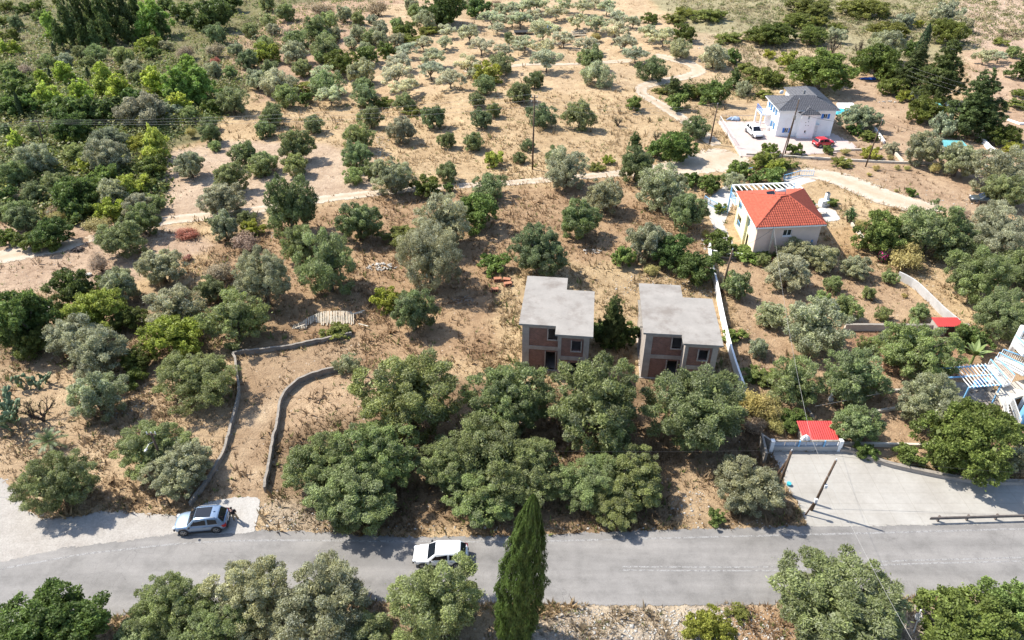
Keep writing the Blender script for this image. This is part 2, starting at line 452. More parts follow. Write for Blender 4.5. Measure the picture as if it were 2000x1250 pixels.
gme = fast_mesh('ground', np.stack([GX, GY, GZ], -1).reshape(-1, 3), gf, smooth=True)
at = gme.attributes.new('zone', 'FLOAT_COLOR', 'POINT')
at.data.foreach_set('color', np.concatenate([zc, np.ones(zc.shape[:2] + (1,))], -1).astype(np.float32).ravel())

def ground_mat():
    m, nt, nd, lk, b = nodes('dry_ground')
    pos = geo_pos(nt)
    a = nd.new('ShaderNodeAttribute'); a.attribute_name = 'zone'
    n1 = noise(nt, .14, 6, .7, pos, .5); n2 = noise(nt, .9, 6, .72, pos, .6); n3 = noise(nt, 5.5, 4, .7, pos)
    r1 = ramp(nt, n1.outputs[0], [(.28, (.86, .80, .75)), (.5, (1.08, 1.06, 1.04)), (.72, (1.36, 1.38, 1.36))])
    r2 = ramp(nt, n2.outputs[0], [(.28, (.74, .70, .66)), (.5, (1.05, 1.04, 1.02)), (.75, (1.25, 1.25, 1.2))])
    r3 = ramp(nt, n3.outputs[0], [(.3, (.70, .68, .66)), (.55, (1.0, 1.0, 1.0)), (.75, (1.18, 1.17, 1.14))])
    c = mixc(nt, 1, a.outputs['Color'], r1.outputs[0], 'MULTIPLY')
    c = mixc(nt, 1, c, r2.outputs[0], 'MULTIPLY')
    c = mixc(nt, 1, c, r3.outputs[0], 'MULTIPLY')
    v = nd.new('ShaderNodeTexVoronoi'); v.inputs['Scale'].default_value = 1.5; lk.new(pos, v.inputs['Vector'])
    n5 = noise(nt, .25, 3, .6, pos)
    thr = nd.new('ShaderNodeMath'); thr.operation = 'MULTIPLY_ADD'; lk.new(n5.outputs[0], thr.inputs[0]); thr.inputs[1].default_value = .34; thr.inputs[2].default_value = -.07
    lt = nd.new('ShaderNodeMath'); lt.operation = 'LESS_THAN'; lk.new(v.outputs['Distance'], lt.inputs[0]); lk.new(thr.outputs[0], lt.inputs[1])
    sf = nd.new('ShaderNodeMath'); sf.operation = 'MULTIPLY'; lk.new(lt.outputs[0], sf.inputs[0]); sf.inputs[1].default_value = .55
    c = mixc(nt, sf.outputs[0], c, (.44, .39, .335))
    lk.new(c, b.inputs['Base Color'])
    b.inputs['Roughness'].default_value = .95; b.inputs['Specular IOR Level'].default_value = .1
    ad = nd.new('ShaderNodeMath'); ad.operation = 'MULTIPLY_ADD'; lk.new(n2.outputs[0], ad.inputs[0]); ad.inputs[1].default_value = 2.0; lk.new(n3.outputs[0], ad.inputs[2])
    bp = nd.new('ShaderNodeBump'); bp.inputs['Strength'].default_value = .8; bp.inputs['Distance'].default_value = .16
    lk.new(ad.outputs[0], bp.inputs['Height']); lk.new(bp.outputs[0], b.inputs['Normal'])
    return m
M['ground'] = ground_mat()
tag(link('ground', gme, M['ground']), 'dry grass and bare soil of the sloping fields', None, None, 'structure')

# ------------------------------------------------------------------ sheets: road, yards, tracks
def edge_fade(m, nt, nd, lk, b, scale=1.2, soft=.5):
    """ragged border: the sheet breaks up where its edge attribute meets the noise"""
    a = nd.new('ShaderNodeAttribute'); a.attribute_name = 'edge'
    pos = geo_pos(nt)
    n = noise(nt, scale, 6, .75, pos)
    r = ramp(nt, n.outputs[0], [(.25, 0.0), (.75, 1.0)])
    ma = nd.new('ShaderNodeMath'); ma.operation = 'MULTIPLY_ADD'; lk.new(a.outputs['Fac'], ma.inputs[0]); ma.inputs[1].default_value = 1.0 + soft; ma.inputs[2].default_value = -soft
    gt = nd.new('ShaderNodeMath'); gt.operation = 'GREATER_THAN'; lk.new(r.outputs[0], gt.inputs[0]); lk.new(ma.outputs[0], gt.inputs[1])
    lk.new(gt.outputs[0], b.inputs['Alpha'])

def track_mat(name, c1, c2, wheel=True):
    m, nt, nd, lk, b = nodes(name)
    pos = geo_pos(nt)
    n1 = noise(nt, .8, 6, .7, pos); n2 = noise(nt, 7, 4, .7, pos)
    r1 = ramp(nt, n1.outputs[0], [(.3, c2), (.62, c1)])
    r2 = ramp(nt, n2.outputs[0], [(.3, .78), (.65, 1.06)])
    c = mixc(nt, 1, r1.outputs[0], r2.outputs[0], 'MULTIPLY')
    if wheel:
        t = nd.new('ShaderNodeAttribute'); t.attribute_name = 'mid'
        n3 = noise(nt, .5, 4, .7, pos)
        mu = nd.new('ShaderNodeMath'); mu.operation = 'MULTIPLY'; lk.new(t.outputs['Fac'], mu.inputs[0]); lk.new(n3.outputs[0], mu.inputs[1])
        c = mixc(nt, mu.outputs[0], c, (.31, .22, .135))
    lk.new(c, b.inputs['Base Color']); b.inputs['Roughness'].default_value = .95; b.inputs['Specular IOR Level'].default_value = .1
    bp = nd.new('ShaderNodeBump'); bp.inputs['Strength'].default_value = .5; bp.inputs['Distance'].default_value = .06
    lk.new(n2.outputs[0], bp.inputs['Height']); lk.new(bp.outputs[0], b.inputs['Normal'])
    edge_fade(m, nt, nd, lk, b)
    return m
M['track'] = track_mat('pale_track', (.48, .405, .32), (.385, .305, .225))
M['rut'] = track_mat('worn_rut', (.35, .27, .19), (.29, .21, .14), False)
M['pulloff'] = track_mat('gravel_pulloff', (.345, .318, .285), (.27, .243, .214), False)

def spline(pts, step):
    pts = np.asarray(pts, float); out = []
    n = len(pts)
    for i in range(n - 1):
        p0, p1, p2, p3 = pts[max(i - 1, 0)], pts[i], pts[i + 1], pts[min(i + 2, n - 1)]
        k = max(2, int(np.linalg.norm((p2 - p1)[:2]) / step))
        for t in np.arange(k) / k:
            out.append(.5 * ((2 * p1) + (p2 - p0) * t + (2 * p0 - 5 * p1 + 4 * p2 - p3) * t ** 2 + (3 * p1 - p0 - 3 * p2 + p3) * t ** 3))
    out.append(pts[-1])
    return np.array(out)

def attr_mesh(name, v, f, attrs, mat):
    me = fast_mesh(name, v, f, smooth=True)
    for k, a in attrs.items():
        t = me.attributes.new(k, 'FLOAT', 'POINT'); t.data.foreach_set('value', np.asarray(a, np.float32))
    return link(name, me, mat)

for ti, (nm, pts, lab) in enumerate(TRACKS):
    c = spline([(*G(x, y)[:2], w) for x, y, w in pts], .8)
    d = np.gradient(c[:, :2], axis=0); d /= np.linalg.norm(d, axis=1)[:, None] + 1e-9
    nrm = np.stack([-d[:, 1], d[:, 0]], 1)
    off = np.array([-.72, -.5, -.34, -.15, 0, .15, .34, .5, .72]); ed = np.array([1, .62, .25, .1, .1, .1, .25, .62, 1]); md = np.array([0, 0, 0, .6, 1, .6, 0, 0, 0])
    v = (c[:, None, :2] + nrm[:, None, :] * (off[None, :, None] * c[:, None, 2:3]))
    fade = np.clip(np.minimum(np.arange(len(c)), np.arange(len(c))[::-1]) / 4.0, 0, 1)[:, None]
    e = 1 - (1 - ed[None, :]) * fade
    z = hgt(v[..., 0], v[..., 1]) + .035 + .004 * ti
    V = np.concatenate([v, z[..., None]], -1).reshape(-1, 3)
    n, k = len(c), len(off); ii = np.arange(n * k).reshape(n, k)
    f = np.stack([ii[:-1, :-1], ii[:-1, 1:], ii[1:, 1:], ii[1:, :-1]], -1).reshape(-1, 4)
    o = attr_mesh(nm, V, f, {'edge': e.ravel(), 'mid': np.tile(md, n)}, M['rut'] if nm == 'wheel_track' else M['track'])
    tag(o, lab, None, None, 'structure')

def sheet(name, poly_px, z, mat, label, step=.5, ragged=.5, hfun=None):
    """flat sheet with an outline taken to the ground, edge attribute near its border"""
    poly = np.array(W(poly_px)); lo, hi = poly.min(0), poly.max(0)
    X, Y = np.meshgrid(np.arange(lo[0], hi[0] + step, step), np.arange(lo[1], hi[1] + step, step))
    ins = inside(X, Y, poly)
    dist = np.full(X.shape, 1e9)
    for i in range(len(poly)):
        a, b = poly[i], poly[(i + 1) % len(poly)]; ab = b - a
        t = np.clip(((X - a[0]) * ab[0] + (Y - a[1]) * ab[1]) / (ab @ ab + 1e-9), 0, 1)
        dist = np.minimum(dist, np.hypot(X - a[0] - t * ab[0], Y - a[1] - t * ab[1]))
    sd = np.where(ins, dist, -dist)
    e = np.clip(.6 - sd / (2 * ragged), 0, 1)
    Z = np.full(X.shape, z)
    ny, nx = X.shape; ii = np.arange(nx * ny).reshape(ny, nx)
    f = np.stack([ii[:-1, :-1], ii[:-1, 1:], ii[1:, 1:], ii[1:, :-1]], -1).reshape(-1, 4)
    keep = (sd > -ragged - step).ravel()[f].any(1)
    f = f[keep]
    used, inv = np.unique(f, return_inverse=True)
    V = np.stack([X, Y, Z], -1).reshape(-1, 3)[used]
    o = attr_mesh(name, V, inv.reshape(-1, 4), {'edge': e.ravel()[used], 'mid': np.zeros(len(used))}, mat)
    return tag(o, label, None, None, 'structure')

def asphalt_mat():
    m, nt, nd, lk, b = nodes('old_asphalt')
    pos = geo_pos(nt)
    mp = nd.new('ShaderNodeMapping'); mp.inputs['Scale'].default_value = (.10, 1.0, 1.0); lk.new(pos, mp.inputs['Vector'])
    n1 = noise(nt, .55, 4, .6, mp.outputs[0]); n2 = noise(nt, .5, 6, .7, pos); n3 = noise(nt, 22, 3, .7, pos)
    r1 = ramp(nt, n1.outputs[0], [(.34, (.165, .155, .144)), (.66, (.226, .212, .197))])
    r2 = ramp(nt, n2.outputs[0], [(.30, .76), (.5, 1.0), (.70, 1.14)])
    r3 = ramp(nt, n3.outputs[0], [(.25, .76), (.75, 1.18)])
    c = mixc(nt, 1, r1.outputs[0], r2.outputs[0], 'MULTIPLY'); c = mixc(nt, 1, c, r3.outputs[0], 'MULTIPLY')
    # repaired, darker patches and hairline cracks
    v = nd.new('ShaderNodeTexVoronoi'); v.feature = 'DISTANCE_TO_EDGE'; v.inputs['Scale'].default_value = .7
    nd_ = noise(nt, 1.3, 5, .7, pos); mv = mixc(nt, .5, pos, nd_.outputs['Color'], 'ADD'); lk.new(mv, v.inputs['Vector'])
    cr = ramp(nt, v.outputs['Distance'], [(.0, 1.0), (.010, 0.0)])
    n6 = noise(nt, .18, 3, .6, pos); cm = ramp(nt, n6.outputs[0], [(.50, 0.0), (.64, .6)])
    cf = mixc(nt, 1, cr.outputs[0], cm.outputs[0], 'MULTIPLY')
    c = mixc(nt, cf, c, (.075, .07, .066))
    lk.new(c, b.inputs['Base Color']); b.inputs['Roughness'].default_value = .85; b.inputs['Specular IOR Level'].default_value = .25
    bp = nd.new('ShaderNodeBump'); bp.inputs['Strength'].default_value = .25; bp.inputs['Distance'].default_value = .03
    lk.new(n3.outputs[0], bp.inputs['Height']); lk.new(bp.outputs[0], b.inputs['Normal'])
    edge_fade(m, nt, nd, lk, b, 1.6)
    return m
M['asphalt'] = asphalt_mat()
M['pad'] = track_mat('pad_concrete', (.375, .355, .325), (.325, .30, .27), False)

def yard_mat():
    m, nt, nd, lk, b = nodes('yard_slab')
    pos = geo_pos(nt)
    n1 = noise(nt, .28, 5, .65, pos); n2 = noise(nt, 2.5, 5, .7, pos); n3 = noise(nt, 25, 2, .6, pos)
    r1 = ramp(nt, n1.outputs[0], [(.3, (.275, .253, .22)), (.65, (.34, .319, .284))])
    r2 = ramp(nt, n2.outputs[0], [(.3, .9), (.65, 1.03)]); r3 = ramp(nt, n3.outputs[0], [(.3, .93), (.7, 1.03)])
    c = mixc(nt, 1, r1.outputs[0], r2.outputs[0], 'MULTIPLY'); c = mixc(nt, 1, c, r3.outputs[0], 'MULTIPLY')
    v = nd.new('ShaderNodeTexBrick'); v.inputs['Scale'].default_value = .22; v.inputs['Mortar Size'].default_value = .004; v.offset = 0
    v.inputs['Color1'].default_value = (1, 1, 1, 1); v.inputs['Color2'].default_value = (.97, .97, .97, 1); v.inputs['Mortar'].default_value = (.8, .78, .75, 1)
    lk.new(pos, v.inputs['Vector'])
    c = mixc(nt, 1, c, v.outputs[0], 'MULTIPLY')
    lk.new(c, b.inputs['Base Color']); b.inputs['Roughness'].default_value = .85
    edge_fade(m, nt, nd, lk, b, 2.5, .3)
    return m
M['yard'] = yard_mat()
sheet('gravel_pulloff', PULLOFF, .02, M['pulloff'], 'pale gravel lay-by left of the road', .5, .6)
sheet('road', ROAD_TOP + ROAD_BOT[::-1], .028, M['asphalt'], 'grey asphalt road across the foreground', .4, .45)
sheet('concrete_yard', YARD, .036, M['yard'], 'pale concrete yard beside the road', .4, .15)
sheet('concrete_pad', PAD, .044, M['pad'], 'small concrete pad where the drive meets the road', .3, .15)

def worn_paint():
    m, nt, nd, lk, b = nodes('worn_road_paint')
    pos = geo_pos(nt)
    n1 = noise(nt, 3, 5, .75, pos); n2 = noise(nt, 25, 3, .7, pos)
    r = ramp(nt, n1.outputs[0], [(.3, (.22, .21, .20)), (.6, (.295, .285, .275))])
    lk.new(r.outputs[0], b.inputs['Base Color']); b.inputs['Roughness'].default_value = .8
    a = ramp(nt, n2.outputs[0], [(.42, 0.0), (.50, 1.0)]); a2 = ramp(nt, n1.outputs[0], [(.36, 0.0), (.5, 1.0)])
    lk.new(mixc(nt, 1, a.outputs[0], a2.outputs[0], 'MULTIPLY'), b.inputs['Alpha'])
    return m
M['paint'] = worn_paint()
def road_line(pts_px, w, z, label, shift=0.0, mat='paint'):
    c = spline([tuple(P(x, y)[:2]) for x, y in pts_px], .8)
    d = np.gradient(c, axis=0); d /= np.linalg.norm(d, axis=1)[:, None]
    nrm = np.stack([-d[:, 1], d[:, 0]], 1)
    L = c + nrm * (shift + w / 2); R = c + nrm * (shift - w / 2)
    V = np.concatenate([np.stack([R, L], 1).reshape(-1, 2), np.full((2 * len(c), 1), z)], 1)
    ii = np.arange(2 * len(c)).reshape(-1, 2)
    f = np.stack([ii[:-1, 0], ii[1:, 0], ii[1:, 1], ii[:-1, 1]], -1)
    return tag(link('road_marking', fast_mesh('road_marking', V, f), M[mat]), label, None, None, 'structure')
road_line(EDGE_LINE, .17, .034, 'worn white edge line along the far side of the road')
road_line(CENTRE_LINE, .13, .034, 'far stripe of the worn double centre line', .16)
road_line(CENTRE_LINE, .13, .0345, 'near stripe of the worn double centre line', -.16)
sheet('road_patch', [(1150, 1100), (1215, 1096), (1265, 1104), (1270, 1124), (1200, 1130), (1155, 1120)], .0325, M['asphalt'], 'patched worn asphalt at the start of the centre line', .3, .4)

# dry-grass tufts, stones and low scrub: masses nobody could count
def px_scatter(n, x0=-80, x1=2080, y0=-12, y1=1300):
    q = rng.uniform((x0, y0), (x1, y1), (n, 2))
    u = (q[:, 0] - 1000) / FPX; v = (625 - q[:, 1]) / FPX
    dz = -ST + v * CT; s = -CAM_H / dz
    x = u * s; y = (CT + v * ST) * s
    x = x + rng.normal(0, .5, n); y = y + rng.normal(0, .8, n)
    return x, y
def excluded(x, y):
    e = np.zeros(x.shape, bool)
    for p in EXCL: e |= inside(x, y, p)
    return e
TRK = [spline([(*G(x, y)[:2], w) for x, y, w in pts], 2.0) for _, pts, _ in TRACKS]
def near_track(x, y):
    e = np.zeros(x.shape, bool)
    for c in TRK:
        for q in c: e |= np.hypot(x - q[0], y - q[1]) < q[2] * .42
    return e
FOOT = []   # footprints of buildings, filled below before the tufts are made

def make_tufts():
    x, y = px_scatter(240000)
    col, den = zone_at(x, y)
    cl = .5 + .9 * wob(x, y, 1.6)                       # clumped
    keep = (rng.uniform(0, 1, x.size) < den * np.clip(cl, .12, 1.2)) & ~excluded(x, y)
    x, y, col = x[keep], y[keep], col[keep]
    keep = ~near_track(x, y)
    for f in FOOT: keep &= ~inside(x, y, np.array(f))
    x, y, col = x[keep], y[keep], col[keep]
    n = x.size; B = 4
    size = rng.uniform(.12, .34, n) * (1 + .004 * y) * np.where(rng.random(n) < .08, 2.1, 1.0)
    z = hgt(x, y)
    az = rng.uniform(0, 6.28, (n, B)); lean = rng.uniform(.25, 1.0, (n, B))
    base = np.stack([x, y, z], 1)[:, None, :] + np.stack([np.cos(az), np.sin(az), 0 * az], -1) * (size[:, None, None] * .22)
    tip = base + np.stack([np.cos(az) * lean, np.sin(az) * lean, np.ones_like(az) * rng.uniform(.6, 1.1, (n, B))], -1) * size[:, None, None]
    sd = np.stack([-np.sin(az), np.cos(az), 0 * az], -1) * (size[:, None, None] * .17)
    V = np.stack([base - sd, base + sd, tip], 2).reshape(-1, 3)
    V[:, 2] -= .02
    F = np.arange(n * B * 3).reshape(-1, 3)
    c = col * rng.uniform(.8, 1.3, (n, 1)) * np.array([1.04, 1.02, .96])
    green = rng.uniform(0, 1, n) < .11
    c[green] = np.array([.16, .18, .06]) * rng.uniform(.8, 1.3, (green.sum(), 1))
    c = np.repeat(np.clip(c, 0, .5), B, 0)
    me = fast_mesh('dry_grass', V, F, {'lv': rng.uniform(.75, 1.2, n * B)}, {'col': c})
    tag(link('dry_grass', me, M['straw']), 'dry straw-coloured grass tufts over the fields', 'grass', None, 'stuff')

def blob_stones(x, y, size, name, label, zoff=0.0):
    """many small rough stones in one mesh"""
    n = x.size
    t = np.array([(1, 0, 0), (-1, 0, 0), (0, 1, 0), (0, -1, 0), (0, 0, 1), (0, 0, -.5)], float)
    f = np.array([(0, 2, 4), (2, 1, 4), (1, 3, 4), (3, 0, 4), (2, 0, 5), (1, 2, 5), (3, 1, 5), (0, 3, 5)])
    v = t[None] * rng.uniform(.6, 1.25, (n, 6, 1)) * size[:, None, None] * np.array([1, 1, .65])
    a = rng.uniform(0, 6.28, n); ca, sa = np.cos(a)[:, None], np.sin(a)[:, None]
    vx = v[..., 0] * ca - v[..., 1] * sa; vy = v[..., 0] * sa + v[..., 1] * ca
    V = np.stack([vx + x[:, None], vy + y[:, None], v[..., 2] + (hgt(x, y) + zoff)[:, None]], -1).reshape(-1, 3)
    F = (f[None] + (np.arange(n) * 6)[:, None, None]).reshape(-1, 3)
    return tag(link(name, fast_mesh(name, V, F), M['stone']), label, 'stones', None, 'stuff')

def make_stones():
    px = []
    for poly, n in (([(1080, 1190), (1500, 1188), (1560, 1250), (1080, 1252)], 1500), ([(1200, 535), (1400, 545), (1400, 585), (1200, 570)], 420),
                    ([(0, 550), (330, 430), (420, 500), (200, 560)], 260), ([(1310, 960), (1390, 960), (1390, 1010), (1310, 1010)], 90),
                    ([(510, 985), (640, 1000), (650, 1040), (510, 1036)], 150), ([(1830, 5), (2000, 0), (2000, 90), (1880, 70)], 260),
                    ([(200, 790), (290, 740), (300, 800), (230, 830)], 240), ([(1320, 75), (1400, 75), (1400, 105), (1330, 105)], 160),
                    ([(735, 265), (760, 265), (760, 310), (735, 310)], 160), ([(1640, 330), (1900, 390), (1900, 410), (1700, 400)], 160),
                    ([(520, 430), (550, 430), (560, 470), (530, 480)], 90), ([(1790, 520), (1850, 590), (1870, 630), (1810, 570)], 160),
                    ([(100, 15), (700, 0), (900, 500), (100, 500)], 200), ([(600, 1040), (1560, 1030), (1560, 1018), (600, 1030)], 300)):
        poly = np.array(poly, float)
        q = rng.uniform(poly.min(0), poly.max(0), (n, 2))
        px.append(q[inside(q[:, 0], q[:, 1], poly)])
    q = np.concatenate(px)
    w = np.array([G(*p)[:2] for p in q])
    s = rng.gamma(2.0, .022, len(w)) + .02
    keep = ~excluded(w[:, 0], w[:, 1])
    blob_stones(w[keep, 0], w[keep, 1], np.clip(s[keep] * (1 + w[keep, 1] * .004), 0, .4), 'loose_stones', 'pale loose stones scattered on verges and terraces')

SCRUB_AREAS = [
    ([(-260, 130), (200, 120), (330, 100), (420, 180), (430, 235), (330, 265), (310, 415), (0, 425), (-260, 425)], 2300, (1.1, 2.4), [(.15, .19, .045), (.19, .21, .065), (.23, .23, .09), (.12, .16, .04), (.26, .26, .065)]),  # outline, number, (min,max) size, colours
    ([(-260, -40), (760, -40), (690, 60), (560, 90), (470, 190), (420, 240), (330, 270), (310, 420), (0, 430), (-260, 430)], 5000, (.7, 2.3), [(.135, .17, .05), (.175, .195, .065), (.22, .215, .085), (.25, .205, .12), (.11, .15, .045), (.25, .27, .07)]),
    ([(1260, -40), (2300, -40), (2200, 60), (1880, 90), (1700, 70), (1500, 60), (1350, 30)], 3800, (.5, 1.6), [(.17, .19, .06), (.14, .165, .05), (0.230, 0.209, 0.081), (0.270, 0.236, 0.128), (0.324, 0.270, 0.162), (0.162, 0.176, 0.061), (0.365, 0.297, 0.176)]),
    ([(1390, 60), (1700, 100), (1880, 110), (1900, 140), (1620, 140), (1480, 180), (1400, 150)], 800, (.3, 1.0), [(.20, .18, .085), (0.365, 0.297, 0.176), (.14, .145, .045)]),
    ([(1410, 150), (1560, 165), (1480, 195), (1300, 190), (1290, 165)], 220, (.4, 1.1), [(.10, .12, .035), (.16, .15, .06), (.085, .105, .03)]),
    ([(500, 0), (900, 0), (760, 110), (560, 190), (470, 200)], 260, (.4, 1.0), [(0.162, 0.176, 0.061), (.20, .16, .09)]),
    ([(1440, 300), (1560, 300), (1560, 340), (1430, 345)], 130, (.3, .8), [(.09, .12, .03), (.17, .16, .06), (.07, .10, .03)]),
    ([(-60, 600), (300, 560), (560, 600), (460, 690), (300, 720), (-60, 730)], 150, (.3, .8), [(0.162, 0.176, 0.061), (.16, .14, .07), (.08, .10, .03)]),
    ([(420, 470), (540, 440), (560, 560), (440, 560)], 90, (.3, .8), [(.16, .12, .075), (.19, .15, .08)]),
]
def make_scrub():
    Vs, Fs, Cs, Ls = [], [], [], []; off = 0
    for poly, n, (a, b), cols in SCRUB_AREAS:
        poly = np.array(poly, float)
        q = rng.uniform(poly.min(0), poly.max(0), (n * 2, 2)); q = q[inside(q[:, 0], q[:, 1], poly)][:n]
        w = np.array([G(*p)[:2] for p in q]); w += rng.normal(0, .6, w.shape)
        keep = ~excluded(w[:, 0], w[:, 1]) & ~near_track(w[:, 0], w[:, 1]); w = w[keep]; n = len(w)
        K = 26
        r = rng.uniform(a, b, n) * (.7 + .5 * rng.random(n))
        d = rng.normal(0, 1, (n, K, 3)); d[..., 2] = np.abs(d[..., 2]) * .8; d /= np.linalg.norm(d, axis=-1)[..., None]
        p = d * r[:, None, None] * rng.uniform(.6, 1.05, (n, K, 1)) * np.array([1, 1, .75]) * (1 + .25 * np.sin(d[..., :1] * 5 + rng.uniform(0, 6, (n, 1, 1))))
        p[..., 0] += w[:, None, 0]; p[..., 1] += w[:, None, 1]; p[..., 2] += hgt(w[:, 0], w[:, 1])[:, None]
        V, F = leaf_quads(p.reshape(-1, 3), d.reshape(-1, 3), .34 * np.repeat(np.clip(r, .4, 1.6), K), .20 * np.repeat(np.clip(r, .4, 1.6), K))
        c = np.array(cols)[rng.integers(0, len(cols), n)] * rng.uniform(.75, 1.3, (n, 1))
        Vs.append(V); Fs.append(F + off); off += len(V); Cs.append(np.repeat(c, K, 0)); Ls.append(rng.uniform(.65, 1.35, n * K))
    me = fast_mesh('low_scrub', np.concatenate(Vs), np.concatenate(Fs), {'lv': np.concatenate(Ls)}, {'col': np.concatenate(Cs)})
    tag(link('low_scrub', me, M['leaf_attr']), 'low tangled scrub covering the far hillsides', 'scrub', None, 'stuff')

def leaf_quads(p, out, L, Wd, upbias=.25, jit=.9, along=None, nup=.18, radial=0.0):
    """one rhombic leaf spray per point: long axis swept outwards, face turned roughly outwards"""
    n = len(p)
    L = np.broadcast_to(np.asarray(L, float), (n,)); Wd = np.broadcast_to(np.asarray(Wd, float), (n,))
    nrm = out + rng.normal(0, jit * .5, (n, 3)) + np.array([0, 0, nup]); nrm /= np.linalg.norm(nrm, axis=1)[:, None] + 1e-9
    ax = (out if along is None else along) * .5 + rng.normal(0, jit, (n, 3)) + np.array([0, 0, upbias])
    ax -= nrm * (ax * nrm).sum(1)[:, None]; ax /= np.linalg.norm(ax, axis=1)[:, None] + 1e-9
    if radial:                                             # sprays that stick straight out of their tuft
        m = rng.random(n) < radial; k = int(m.sum())
        a2 = out[m] + rng.normal(0, .42, (k, 3)) + np.array([0, 0, upbias * .8]); a2 /= np.linalg.norm(a2, axis=1)[:, None] + 1e-9
        n2 = rng.normal(0, 1, (k, 3)) + np.array([0, 0, 1.3]); n2 -= a2 * (a2 * n2).sum(1)[:, None]; n2 /= np.linalg.norm(n2, axis=1)[:, None] + 1e-9
        ax[m] = a2; nrm[m] = n2
    sd = np.cross(nrm, ax)
    sc = rng.uniform(.7, 1.3, n); L = L * sc; Wd = Wd * sc
    a = p - ax * (L * .5)[:, None]; c = p + ax * (L * .5)[:, None]
    m = p - ax * (L * .08)[:, None]
    b = m + sd * (Wd * .5)[:, None]; d = m - sd * (Wd * .5)[:, None]
    V = np.stack([a, d, c, b], 1).reshape(-1, 3)
    F = np.arange(4 * n).reshape(-1, 4)
    return V, F

# ------------------------------------------------------------------ plant prototypes (crown 1 m wide, scaled per plant)
def unit(v): return v / (np.linalg.norm(v, axis=-1, keepdims=True) + 1e-9)

def trunk_mesh(name, targets, base_r, fork, mat, bend=.05, sides=6):
    mb = MB()
    top = Vector((random.uniform(-bend, bend), random.uniform(-bend, bend), fork))
    mb.tube([(0, 0, -.03), (top.x * .3, top.y * .3, fork * .45), top], [base_r * 1.35, base_r, base_r * .8], sides)
    for t in targets:
        t = Vector(t); m1 = top.lerp(t, .45) + Vector((random.uniform(-.04, .04), random.uniform(-.04, .04), .03))
        mb.tube([top - Vector((0, 0, fork * .12)), m1, t], [base_r * .62, base_r * .36, base_r * .12], 5, False)
    return mb.mesh(name, mat, True)

